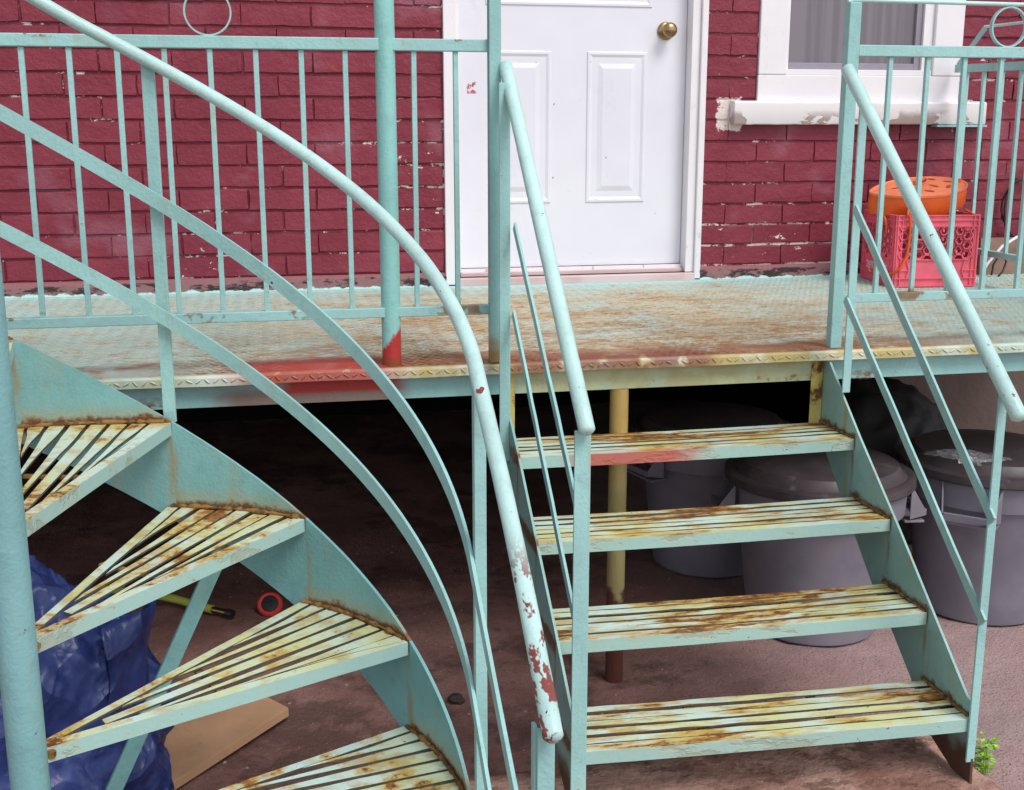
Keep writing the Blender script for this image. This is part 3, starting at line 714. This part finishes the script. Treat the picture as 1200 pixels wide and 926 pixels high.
Bx(1.472, 1.506, -1.504, -1.501, -.215, -.033).build('hanger_angle', M['bracket'], st, label='yellowed rusty angle under the right end of the beam'); Bx(1.501, 1.5065, -1.500, -1.47, -.215, -.033).build('hanger_angle', M['bracket'], st)
Bx(.606, .630, -1.507, -1.5015, -.215, -.033).build('hanger_angle', M['bracket'], st)

# ------------------------------------------------------------------ spiral stair
sp = thing('spiral_staircase', 'curved mint stair of wedge shaped rusty slatted treads winding round a pole at left', 'staircase', (SX, SY, GZ))
pol = lambda r, a, z=0: Vector((SX+r*math.cos(a), SY+r*math.sin(a), z))
nose = lambda a: Z1-(A0-a)/DA*RISE
# path along the outer edge: circle, then straight towards the street below the last winder
AE = -.03; Ptan = pol(1, AE)-pol(0, AE); LT = .60
def path(dr, h, a_hi, s_end, n=70, slope=.50):
    pts = []
    for i in range(n+1):
        a = a_hi+(AE-a_hi)*i/n; pts.append(pol(SR+dr, a, nose(a)+h))
    e = pts[-1]; k = int(max(2, s_end/.04))
    for i in range(1, k+1):
        s = s_end*i/k; u = min(1, s/.15)
        sl_ = RISE/DA/(SR+dr)*(1-u*.5)+slope*u*.5
        pts.append(Vector((e.x-.012*s, e.y-s, e.z-sl_*s)))
    return pts
NT_ = list(range(-5, 5))
A_HI = A0+DA*5.6
# stringer
def stringer():
    rings = []; a_lo = -.62; n = 130
    for i in range(n+1):
        a = A_HI+(a_lo-A_HI)*i/n
        rr0 = SR-.001
        top = nose(a)+.001+.0008*mnoise.noise((a*40, 0, 0)); bot = max(nose(a)-.222, GZ-.0)
        rings.append([pol(rr0, a, bot), pol(rr0, a, top), pol(rr0+.0065, a, top), pol(rr0+.0065, a, bot)])
    # give the plate a few rows so that it shades well
    MB().loft(rings).build('stringer', M['stringer'], sp, smooth=30)
stringer()
MB().tube([(SX-.006, SY, GZ-.02), (SX-.006, SY, 0), (SX-.008, SY, 1.2), (SX-.01, SY, 3.0)], .0300, 32).build('centre_pole', M['centre_pole'], sp, smooth=40)
def lerp2(p, q, u): return p+(q-p)*u
for i in NT_:
    a = A0-i*DA; z = Z1-i*RISE
    F0 = pol(.026, a+.25, z); F1 = pol(SR-.004, a, z)
    d = (F1-F0).normalized(); nrm = Vector((-d.y, d.x, 0))      # towards the back of the tread
    def strip(P, Q, w0, w1, zt, zb, wob=.0, seg=10, w2=None):
        rings = []
        for k in range(seg+1):
            u = k/seg; c = P.lerp(Q, u); c = c+nrm*random.uniform(-wob, wob)
            lo = c+nrm*w0; hi = c+nrm*(w1 if w2 is None else w1+(w2-w1)*u)
            dz = random.uniform(-wob, wob)*.5
            rings.append([(lo.x, lo.y, zb+dz), (hi.x, hi.y, zb+dz), (hi.x, hi.y, zt+dz), (lo.x, lo.y, zt+dz)])
        return MB().loft(rings)
    mb = strip(F0, F1, 0, .005, z, z-.027, .0004); m2 = strip(F0, F1, .005, .022, z-.0005, z-.0055, .0004, w2=.024); mb.add(m2.v, m2.f)
    t = mb.build('tread', M['wtread'], sp)
    B1 = pol(SR-.006, a+AB, z); B0 = F0+nrm*.028; db = (B1-B0).normalized(); nb_ = Vector((db.y, -db.x, 0))
    rings = []
    for q in range(11):
        c_ = B0.lerp(B1, q/10)+nb_*random.uniform(-.0008, .0008); e_ = c_+nb_*(.016+.008*q/10); rings.append([(c_.x, c_.y, z-.0055), (e_.x, e_.y, z-.0055), (e_.x, e_.y, z-.0008), (c_.x, c_.y, z-.0008)])
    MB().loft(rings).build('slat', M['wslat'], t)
    ns = 7
    def bound(u):           # nearly parallel slats that end on the back bar, at the pole or on the nosing
        out = pol(SR-.006, a+AB*(1-.085-.90*u), z); w_ = 1-2*u; s_in = .055+.66*SR*abs(w_)**1.15
        if w_ > 0: inn = B0+db*s_in+nb_*.024
        else: inn = F0+d*s_in+nrm*.026
        return inn, out
    for k in range(ns):
        u0, u1 = k/ns, (k+1)/ns
        i0, o0_ = bound(u0); i1, o1_ = bound(u1)
        seg = 10; rings = []; zz = z-.0012+random.uniform(-.0025, .0012); bow = random.uniform(-.002, .002)
        for q in range(seg+1):
            v = q/seg; A = i0.lerp(o0_, v); B = i1.lerp(o1_, v); w = (B-A).length
            if w < 1e-4: continue
            g = min(.0052, w*.12) if w > .02 else w*.10
            dd = (B-A)/w; e0, e1 = random.uniform(-.0008, .0008), random.uniform(-.0008, .0008)
            A = A+dd*(g+e0)
            B = B-dd*(g+e1)
            # cap the slat at 34 mm so gaps open between them
            if (B-A).length > .037: c_ = (A+B)/2; A = c_-dd*.0185; B = c_+dd*.0185
            zq = zz+bow*math.sin(PI*v)
            rings.append([(A.x, A.y, zq-.004), (B.x, B.y, zq-.004), (B.x, B.y, zq), (A.x, A.y, zq)])
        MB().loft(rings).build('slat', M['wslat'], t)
    pts = [pol(SR-.004, a+.02+(AB-.03)*q/40, z+.002) for q in range(41)]
    MB().tube(pts, .0045, 7, wob=.0028).build('weld_bead', M['weld'], t, smooth=60)
    mbu = strip(lerp2(F0, F1, .45), lerp2(F0, F1, .47), .03, .19, z-.0085, z-.0135, 0, 1); mbu.build('cross_strip', M['weld'], t)
    Cc = [pol(.031+.003*math.sin(q), a+.1+1.1*q/10, z-.012) for q in range(11)]
    MB().tube(Cc, .008, 10, wob=.002).build('weld_bead', M['weld'], t, smooth=60)
# rails
up = path(.020, .735, A_HI, .46, slope=.5)
def pipe_path():
    pts = []
    n = 110
    for i in range(n+1):
        a = A_HI+(AE-A_HI)*i/n
        h = .728+(.800-.728)*max(0, min(1, (1.5-a)/1.5))
        pts.append(pol(SR+.012, a, nose(a)+h))
    e = pts[-1]; tgt = Vector((.311, -3.265, -.108))
    for i in range(1, 22): u = i/21; q = e.lerp(tgt, u); q.z += -.012*math.sin(PI*u); q.x += .006*math.sin(PI*u); pts.append(q)
    return pts
PP = pipe_path()
MB().tube(PP, .0130, 18, wob=.0002, cap_round=True).build('handrail', M['pipe'], sp, smooth=60)
def bar_path(h, end):
    pts = []; n = 100
    for i in range(n+1):
        a = A_HI+(AE-A_HI)*i/n; pts.append(pol(SR+.003, a, nose(a)+h))
    e = pts[-1]; end = Vector(end)
    for i in range(1, 20): u = i/19; q = e.lerp(end, u); q.z -= .006*math.sin(PI*u); pts.append(q)
    return pts
for h, end in ((.462, (.309, -3.235, -.410)), (.222, (.309, -3.235, -.655))):
    pts = bar_path(h, end); sides = []
    for p in pts:
        if p.y > SY: r = Vector((p.x-SX, p.y-SY, 0)).normalized()
        else: r = Vector((1, 0, 0))
        sides.append(r)
    MB().ribbon(pts, .029, .006, side=sides).build('rail_bar', M['bar'], sp, smooth=30)
def sp_post(a, z0, z1, s=.026, name='post', r=SR+.006, thick=.35):
    c = pol(r, a); ex = Vector((math.cos(a), math.sin(a), 0)); ey = Vector((-ex.y, ex.x, 0))
    rings = [[c+ex*u*s/2*thick+ey*v*s/2+Vector((0, 0, zz)) for u, v in ((-1, -1), (1, -1), (1, 1), (-1, 1))] for zz in (z0, z1)]
    return MB().loft(rings).build(name, M['bar'], sp, bevel=.001)
sp_post(A0+.015, nose(A0)-.005, nose(A0)+.735, r=SR+.024)
sp_post(A0+DA*3, nose(A0+DA*3)-.1, nose(A0+DA*3)+.70)
sp_post(.00, -.80, .185, .021, r=SR+.017, thick=.95)
Bx(.283, .306, -2.665, -2.641, -.80, -.79)
mb = MB().box(.299, .321, -3.235, -3.229, GZ+.06, -.115); mb.box(.296, .301, -3.229, -3.212, GZ+.06, -.115); mb.build('post', M['bar'], sp, bevel=.001)
# angle brace from under a winder down to the pole foot
P0, P1 = Vector((-.103, -2.20, -.212)), Vector((-.459, -2.20, -.955))
dv = (P1-P0).normalized()
mb = MB().bar(P0, P1, .030, .004, up=(1, 0, 0)); sdv = dv.cross(Vector((0, 1, 0))).normalized()
b2 = MB().bar(P0-sdv*(.0135)+Vector((0, .012, 0)), P1-sdv*(.0135)+Vector((0, .012, 0)), .004, .024, up=sdv); mb.add(b2.v, b2.f)
mb.build('brace', M['stringer'], sp)

# ------------------------------------------------------------------ bins
def trash_can(x, y, label, hang, rot=0):
    t = thing('trash_can', label, 'trash can', (x, y, GZ), group='grey trash cans under the balcony')
    H = .505
    MB().lathe(x, y, [(.001, GZ+.004), (.19, GZ+.004), (.198, GZ+.010), (.200, GZ+.02), (.222, GZ+.20), (.243, GZ+.385), (.246, GZ+.392), (.262, GZ+.396), (.266, GZ+H-.01), (.258, GZ+H-.004), (.24, GZ+H-.01)], 56).build('body', M['bin'], t, smooth=35)
    l = MB().lathe(x, y, [(.262, GZ+H-.022), (.284, GZ+H-.026), (.290, GZ+H-.020), (.288, GZ+H+.002), (.276, GZ+H+.008), (.262, GZ+H+.006), (.252, GZ+H+.012), (.235, GZ+H+.034), (.17, GZ+H+.046), (.08, GZ+H+.052), (.001, GZ+H+.053)], 56).build('lid', M['lid'], t, smooth=35)
    for a in hang:
        ex = Vector((math.cos(a), math.sin(a), 0)); ey = Vector((-ex.y, ex.x, 0)); c = Vector((x, y, GZ+H-.025))+ex*.262
        mb = MB(); w = .085
        for s_ in (-1, 1):
            p = c+ey*w*s_; q = c+ey*w*.8*s_+ex*.055+Vector((0, 0, -.085))
            mb.add([p, p+Vector((0, 0, -.11)), q+Vector((0, 0, -.018)), q, p+ey*.006*s_, p+ey*.006*s_+Vector((0, 0, -.11)), q+ey*.006*s_+Vector((0, 0, -.018)), q+ey*.006*s_],
                   [(0, 1, 2, 3), (4, 7, 6, 5), (0, 3, 7, 4), (1, 5, 6, 2), (2, 6, 7, 3), (0, 4, 5, 1)])
        a_ = c+ex*.055-ey*w*.8+Vector((0, 0, -.094)); b_ = c+ex*.055+ey*w*.8+Vector((0, 0, -.094))
        mb.bar(a_, b_, .020, .012); a2 = c-ex*.012-ey*w+Vector((0, 0, -.118)); b2 = c-ex*.012+ey*w+Vector((0, 0, -.118)); mb.bar(a2+ex*.03, b2+ex*.03, .008, .062)
        mb.build('handle', M['bin'], t, bevel=.002)
    return t
trash_can(1.535, -.615, 'grey trash can farthest back, half hidden in the dark behind the stair', [3.4])
trash_can(1.655, -1.215, 'grey trash can with dirty black lid standing behind the treads of the straight stair', [2.85, -.15])
trash_can(2.265, -1.185, 'grey trash can right of the stair with clear plastic film on its lid', [3.95, .7])
# crumpled film on the right lid
def film():
    rnd = random.Random(3); mb = MB(); nx = 16; c = Vector((2.10, -1.30, GZ+.552)); v = []
    for j in range(nx+1):
        for i in range(nx+1):
            u = (i/nx-.5)*.24; w_ = (j/nx-.5)*.16
            r2 = (u/.12)**2+(w_/.08)**2
            z = .013*max(0, 1-r2*.6)*abs(mnoise.noise((u*55, w_*25, 2)))*2.2+.004-.018*max(0, r2-.9)
            v.append((c.x+u*.9-w_*.4+rnd.uniform(-.004, .004), c.y+w_*.9+u*-.2, c.z+z-.012*(w_ < -.05)-.006))
    mb.add(v, [(j*(nx+1)+i, j*(nx+1)+i+1, (j+1)*(nx+1)+i+1, (j+1)*(nx+1)+i) for j in range(nx) for i in range(nx) if ((i/nx-.5)**2+(j/nx-.5)**2) < .27])
    o = mb.build('plastic_film', M['film']); tag(o, 'crumpled clear plastic film lying on the lid of the right trash can', 'plastic film')
film()
def blob(name, c, r, amp, freq, mat, label, cat, seed=0, sub=5, flat=None):
    bm = bmesh.new(); bmesh.ops.create_icosphere(bm, subdivisions=sub, radius=1)
    for v in bm.verts:
        d = v.co.normalized(); n = mnoise.noise((d*freq)+Vector((seed, 0, 0)))
        r1 = 1-abs(mnoise.noise(d*freq*1.7+Vector((seed, 3, 1))))*1.2
        r2 = 1-abs(mnoise.noise(d*freq*3.3+Vector((seed, 5, 2))))*1.6; k = 1+amp*n+amp*.5*r1*r1+amp*.22*r2*r2+amp*.15*mnoise.noise(d*freq*6)
        p = Vector((d.x*r[0], d.y*r[1], d.z*r[2]))*k+Vector(c)
        if p.z < GZ+.0: p.z = GZ+.0
        v.co = p
    me = bpy.data.meshes.new(name); bm.to_mesh(me); bm.free(); me.materials.append(mat)
    me.polygons.foreach_set('use_smooth', [True]*len(me.polygons))
    o = bpy.data.objects.new(name, me); COL.objects.link(o); tag(o, label, cat); return o
blob('garbage_bag', (2.22, -.52, -.67), (.30, .22, .33), .10, 2.2, M['bag'], 'black garbage bag heaped in the dark behind the trash cans', 'garbage bag', 4)
# ------------------------------------------------------------------ tarp bundle, board, hose, cap
tb = blob('tarp_bundle', (-.62, -1.90, -.74), (.33, .25, .37), .15, 2.0, M['tarp'], 'bundle wrapped in a crumpled blue tarpaulin on the ground behind the pole', 'tarp bundle', 11, 6)
mb = MB(); v = []; nn = 24           # loose flap hanging over its right side
for j in range(nn+1):
    for i in range(9):
        u = i/8; w_ = j/nn
        x = -.37+.085*math.sin(u*2.2)+.035*mnoise.noise((u*3, w_*4, 1)); y = -2.06+.22*u+.03*mnoise.noise((w_*5, u*3, 7)); z = -.43-.50*w_+.03*u-.05*u*u
        x += .02*math.sin(w_*6+u*3)-.05*w_*(1-w_)
        v.append((x, y, z))
mb.add(v, [(j*9+i, j*9+i+1, (j+1)*9+i+1, (j+1)*9+i) for j in range(nn) for i in range(8)]); fo = mb.build('flap', M['tarp'], tb, smooth=80)
so = fo.modifiers.new('s', 'SOLIDIFY'); so.thickness = .002
bp = [(.009, -1.535), (-.054, -1.448), (-.46, -1.60), (-.66, -2.2), (-.36, -1.965)]
mb = MB(); n = len(bp); mb.add([(x, y, GZ+.012) for x, y in bp]+[(x, y, GZ+.036) for x, y in bp], [tuple(range(n))[::-1], tuple(range(n, 2*n))]+[(i, (i+1) % n, n+(i+1) % n, n+i) for i in range(n)])
tag(mb.build('plywood_board', M['ply'], bevel=.001), 'pale plywood offcut lying on the ground beside the blue tarp', 'board')
hz = thing('hose', 'yellow green hose end with brass tip lying on the dark ground', 'hose', (-.3, -.75, GZ))
MB().tube([(-.75, -.62, GZ+.05), (-.55, -.60, GZ+.05), (-.42, -.655, GZ+.045), (-.33, -.71, GZ+.04), (-.215, -.795, GZ+.03)], .014, 12).build('tube', M['hose'], hz, smooth=60)
MB().tube([(-.215, -.795, GZ+.03), (-.17, -.825, GZ+.027)], .010, 12).build('tip', M['brass'], hz, smooth=60)
MB().tube([(-.17, -.825, GZ+.027), (-.15, -.84, GZ+.026)], .014, 12).build('collar', M['black'], hz, smooth=60)
cp = thing('round_cap', 'round black cap with a red rim lying under the curved stair', 'cap', (-.03, -.79, GZ))
n = 36; c0 = Vector((-.033, -.80, GZ+.035)); ax = Vector((-.1, -.75, .65)).normalized(); e1 = ax.orthogonal().normalized(); e2 = ax.cross(e1)
cr = lambda r, h: [c0+ax*h+(e1*math.cos(2*PI*k/n)+e2*math.sin(2*PI*k/n))*r for k in range(n)]
MB().loft([cr(.027, -.006), cr(.027, .002), cr(.010, .003), cr(.009, .000), cr(.002, .0)]).build('disc', M['black'], cp, smooth=40)
MB().loft([cr(.028, -.010), cr(.039, -.010), cr(.041, .001), cr(.036, .006), cr(.028, .005)], cap=False).build('rim', M['redp'], cp, smooth=50)

# ------------------------------------------------------------------ crate and orange bag
CX, CY, CA, CS, CH = 2.492, -.262, -.10, .318, .276
crate = thing('milk_crate', 'hot pink plastic milk crate standing on the balcony by the window', 'crate', (CX, CY, 0)); crate.rotation_euler[2] = CA
def loc_build(mb, name, mat, parent, **k):      # build in the crate's own axes
    o = mb.build(name, mat, None, **k); o.parent = parent; return o
def wall_bm(w, h, sgn):
    """lattice wall in x-z, outer face towards -y"""
    mb = MB(); t = .004; R = .0205; hs_ = R*math.sqrt(3); zlo = .105; zhi = h-.048
    def ring_cell(cx, cz, hole):
        out = [(max(-w/2, min(w/2, cx+R*math.cos(k*PI/3))), max(zlo, min(zhi, cz+R*math.sin(k*PI/3)))) for k in range(6)]
        if hole: inn = [(cx+.60*(p[0]-cx), cz+.60*(p[1]-cz)) for p in [(cx+R*math.cos(k*PI/3), cz+R*math.sin(k*PI/3)) for k in range(6)]]
        V = [(p[0], 0, p[1]) for p in out]+[(p[0], t, p[1]) for p in out]
        if hole:
            V += [(p[0], 0, p[1]) for p in inn]+[(p[0], t, p[1]) for p in inn]
            F = [(k, (k+1) % 6, 12+(k+1) % 6, 12+k) for k in range(6)]+[(6+k, 18+k, 18+(k+1) % 6, 6+(k+1) % 6) for k in range(6)]+[(12+k, 12+(k+1) % 6, 18+(k+1) % 6, 18+k) for k in range(6)]
        else: F = [tuple(range(6))]
        mb.add(V, F)
        for k in range(6):      # proud rib along each cell edge
            p, q = out[k], out[(k+1) % 6]
            if abs(p[0]-q[0])+abs(p[1]-q[1]) > .004: mb.bar((p[0], -.003, p[1]), (q[0], -.003, q[1]), .006, .0032, up=(0, 1, 0))
    c = 0; cx = -w/2+.03
    while cx < w/2-.012:
        cz = zlo+hs_/2+(hs_/2 if c % 2 else 0)
        while cz < zhi+.002: ring_cell(cx, cz, (cz > zlo+.01) and abs(cz-zhi) > .012); cz += hs_
        cx += 1.5*R; c += 1
    mb.box(-w/2, w/2, .001, t, 0, zlo+.002)                                     # solid lower panel
    mb.box(-w/2, -w/2+.014, .0005, t, zlo, zhi); mb.box(w/2-.014, w/2, .0005, t, zlo, zhi)
    mb.box(-w/2, w/2, .001, t, zhi-.002, h-.004)
    for zz in (h-.006, h-.024, h-.046, .006, .035): mb.box(-w/2, w/2, -.006, .001, zz-.0016, zz+.0016)
    for xx in (-w/2+.003, -w/2+.020, w/2-.020, w/2-.003): mb.box(xx-.0016, xx+.0016, -.005, .0005, .006, h-.006)
    for s_ in (-1, 1):                                                          # cut-corner frame on the lower panel
        xx = s_*(w/2-.045)
        mb.bar((xx, -.002, .036), (xx+s_*-.010, -.002, .065), .006, .0035, up=(0, 1, 0)); mb.bar((xx-s_*.010, -.002, .065), (xx, -.002, .103), .006, .0035, up=(0, 1, 0))
        mb.bar((xx-s_*.010, -.002, .065), (s_*w/2, -.002, .065), .006, .0032, up=(0, 1, 0))
    mb.bar((-w/2+.05, -.002, .104), (w/2-.05, -.002, .104), .006, .0035, up=(0, 1, 0))
    return mb
w0 = wall_bm(CS, CH, 1)
wo = loc_build(w0, 'side_wall', M['pink'], crate); wo.location = (0, -CS/2, 0)
for a, lx, ly in ((PI/2, CS/2, 0), (PI, 0, CS/2), (-PI/2, -CS/2, 0)):
    o = link_copy(wo, crate, (lx, ly, 0), (0, 0, a))
loc_build(Bx(-CS/2+.005, CS/2-.005, -CS/2+.005, CS/2-.005, .004, .010), 'bottom', M['pinkdark'], crate)
tcu = bpy.data.curves.new('print', 'FONT'); tcu.body = 'agropur'; tcu.size = .062; tcu.extrude = .0004; tcu.align_x = 'CENTER'
to = bpy.data.objects.new('tmp', tcu); COL.objects.link(to); bpy.context.view_layer.update()
tm = bpy.data.meshes.new_from_object(to.evaluated_get(bpy.context.evaluated_depsgraph_get())); bpy.data.objects.remove(to)
tm.materials.clear(); tm.materials.append(M['print']); txt = bpy.data.objects.new('printed_word', tm); COL.objects.link(txt); txt.parent = crate
txt.location = (-CS/2-.0008, .01, .050); txt.rotation_euler = (PI/2, 0, -PI/2); txt['label'] = 'pale lettering on the left side of the crate'

def orange_bag():
    c = Vector((CX-.022, CY-.005, CH)); t = thing('orange_bag', 'orange oval plastic bag with slotted top and loop straps resting on the pink crate', 'bag', tuple(c))
    n = 64; tilt = Matrix.Rotation(-.04, 3, 'Y') @ Matrix.Rotation(.22, 3, 'X')
    def outline(k):
        a = 2*PI*k/n; x = math.cos(a)*.183; y = math.sin(a)*.125
        if x < 0: y *= 1-.35*(x/-.172)**2; x *= 1.10
        return x, y
    def rg(s_, z): return [c+Vector((CA and 0, 0, 0))+Matrix.Rotation(CA+.06, 3, 'Z') @ (tilt @ Vector((outline(k)[0]*s_, outline(k)[1]*s_, z+.012*s_*math.cos(2*PI*k/n)))) for k in range(n)]
    b = MB().loft([rg(.90, .010), rg(.97, .016), rg(1.0, .030), rg(1.0, .072), rg(.985, .088)]).build('body', M['orange'], t, smooth=40)
    MB().loft([rg(.99, .086), rg(1.005, .090), rg(1.0, .097), rg(.97, .097), rg(.94, .093), rg(.6, .100), rg(.2, .104), rg(.01, .104)]).build('top', M['orangetop'], t, smooth=30)
    Rz = Matrix.Rotation(CA+.06, 3, 'Z')
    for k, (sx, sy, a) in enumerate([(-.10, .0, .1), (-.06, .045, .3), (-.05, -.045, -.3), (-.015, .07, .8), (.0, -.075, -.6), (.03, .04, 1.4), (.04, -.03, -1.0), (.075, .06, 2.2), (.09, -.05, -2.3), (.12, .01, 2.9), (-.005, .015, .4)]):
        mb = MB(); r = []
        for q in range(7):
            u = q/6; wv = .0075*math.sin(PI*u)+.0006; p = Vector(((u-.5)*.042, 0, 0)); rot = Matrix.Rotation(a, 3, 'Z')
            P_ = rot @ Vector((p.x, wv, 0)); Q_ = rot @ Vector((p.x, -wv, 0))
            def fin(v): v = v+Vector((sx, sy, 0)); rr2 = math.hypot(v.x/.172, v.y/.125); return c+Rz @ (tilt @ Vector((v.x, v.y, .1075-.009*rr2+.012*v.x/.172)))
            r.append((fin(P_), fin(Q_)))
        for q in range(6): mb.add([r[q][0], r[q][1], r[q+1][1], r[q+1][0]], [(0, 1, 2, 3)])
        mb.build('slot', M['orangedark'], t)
    def strap(pts, w=.012, nm='strap'):
        P_ = [Vector(p) for p in pts]; out = []
        for i in range(len(P_)-1):
            for q in range(8):
                u = q/8; p0 = P_[max(i-1, 0)]; p1 = P_[i]; p2 = P_[i+1]; p3 = P_[min(i+2, len(P_)-1)]
                out.append(.5*((2*p1)+(p2-p0)*u+(2*p0-5*p1+4*p2-p3)*u*u+(3*p1-p0-3*p2+p3)*u**3))
        out.append(P_[-1]); Mz = Matrix.Rotation(CA, 3, 'Z')
        out = [Vector((CX, CY, 0))+Mz @ p for p in out]
        MB().tube(out, w*.42, 8).build(nm, M['orange'], t, smooth=60)
    f = -CS/2-.014; s_ = -CS/2-.014
    strap([(-.155, -.02, .275), (s_, -.06, .268), (s_, -.09, .235), (s_-.002, -.10, .20)])
    strap([(-.10, -.12, .30), (-.128, f, .280), (-.118, f, .26), (-.115, f, .20), (-.122, f, .12), (-.15, f-.002, .07), (s_, -.12, .045), (s_, -.05, .035), (s_, .03, .05)])
    strap([(.14, -.08, .285), (.162, -.13, .26), (.166, -.14, .22), (.162, -.145, .19)], .010)
    strap([(-.05, -.02, .385), (-.02, -.04, .398), (.0, -.01, .402), (.02, .02, .392)], .010)
    strap([(.135, -.02, .365), (.137, -.02, .40)], .012)
orange_bag()
# brown board and cable at the far right edge, beyond the side railing
bd = thing('brown_board', 'brown board leaning on the wall at the far right of the balcony', 'board', (3.05, -.2, 0))
rings = MB().add([(2.86, -.10, .0), (3.24, -.10, .0), (3.24, -.03, .14), (2.90, -.03, .14), (2.86, -.115, .0), (3.24, -.115, .0), (3.24, -.045, .145), (2.90, -.045, .145)], [(0, 1, 2, 3), (4, 7, 6, 5), (0, 4, 5, 1), (1, 5, 6, 2), (2, 6, 7, 3), (3, 7, 4, 0)])
rings.build('panel', M['cardboard'], bd)
wc = MB().tube([(2.845, -.15, .004), (2.87, -.15, .05), (2.93, -.15, .12), (3.0, -.14, .155), (3.10, -.12, .17)], .006, 8).build('white_cable', M['trim'], smooth=60); tag(wc, 'thin white cable bent over the brown board at far right', 'cable')
bc = MB().tube([(2.88, -.17, .006), (2.885, -.17, .05), (2.91, -.17, .09), (2.945, -.165, .06), (2.93, -.17, .02), (2.90, -.19, .006)], .004, 8).build('black_cable', M['black'], smooth=60); tag(bc, 'short loop of black cable on the floor beside the brown board', 'cable')
lp = [(3.085+.085*math.cos(t*.35)*(1+.04*math.sin(t)), -.03-.012*math.sin(t*.9), .26+.125*math.sin(t*.35)) for t in range(0, 40)]
cl = MB().tube(lp, .004, 8).build('coiled_cable', M['black'], smooth=60); tag(cl, 'coil of black cable hanging on the maroon wall at far right', 'cable')
# ------------------------------------------------------------------ weed
wd = thing('weed', 'small bright green weed growing at the edge of the concrete slab', 'plant', (1.672, -2.16, GZ))
for k in range(60):
    a = random.random()*2*PI; h = random.uniform(.0, .095); r0 = random.uniform(.002, .020); L = random.uniform(.014, .024)
    c = Vector((1.668+r0*math.cos(a)*.8, -2.155+r0*math.sin(a), GZ+.008+h)); d = Vector((math.cos(a), math.sin(a), random.uniform(-.2, .6))).normalized(); sd_ = d.cross(Vector((0, 0, 1))).normalized()
    mb = MB(); mb.add([c, c+d*L*.5+sd_*L*.38, c+d*L+Vector((0, 0, -.002)), c+d*L*.5-sd_*L*.38, c+d*L*.5+Vector((0, 0, -.003))], [(0, 1, 4), (1, 2, 4), (2, 3, 4), (3, 0, 4)]); mb.build('leaf', M['leaf'], wd)
for k in range(3): MB().tube([(1.668+.006*k, -2.158, GZ-.01), (1.664+.004*k, -2.155, GZ+.05), (1.662+.006*k, -2.15, GZ+.09)], .0014, 5).build('stem', M['leaf'], wd)
print('objects', len(bpy.data.objects))
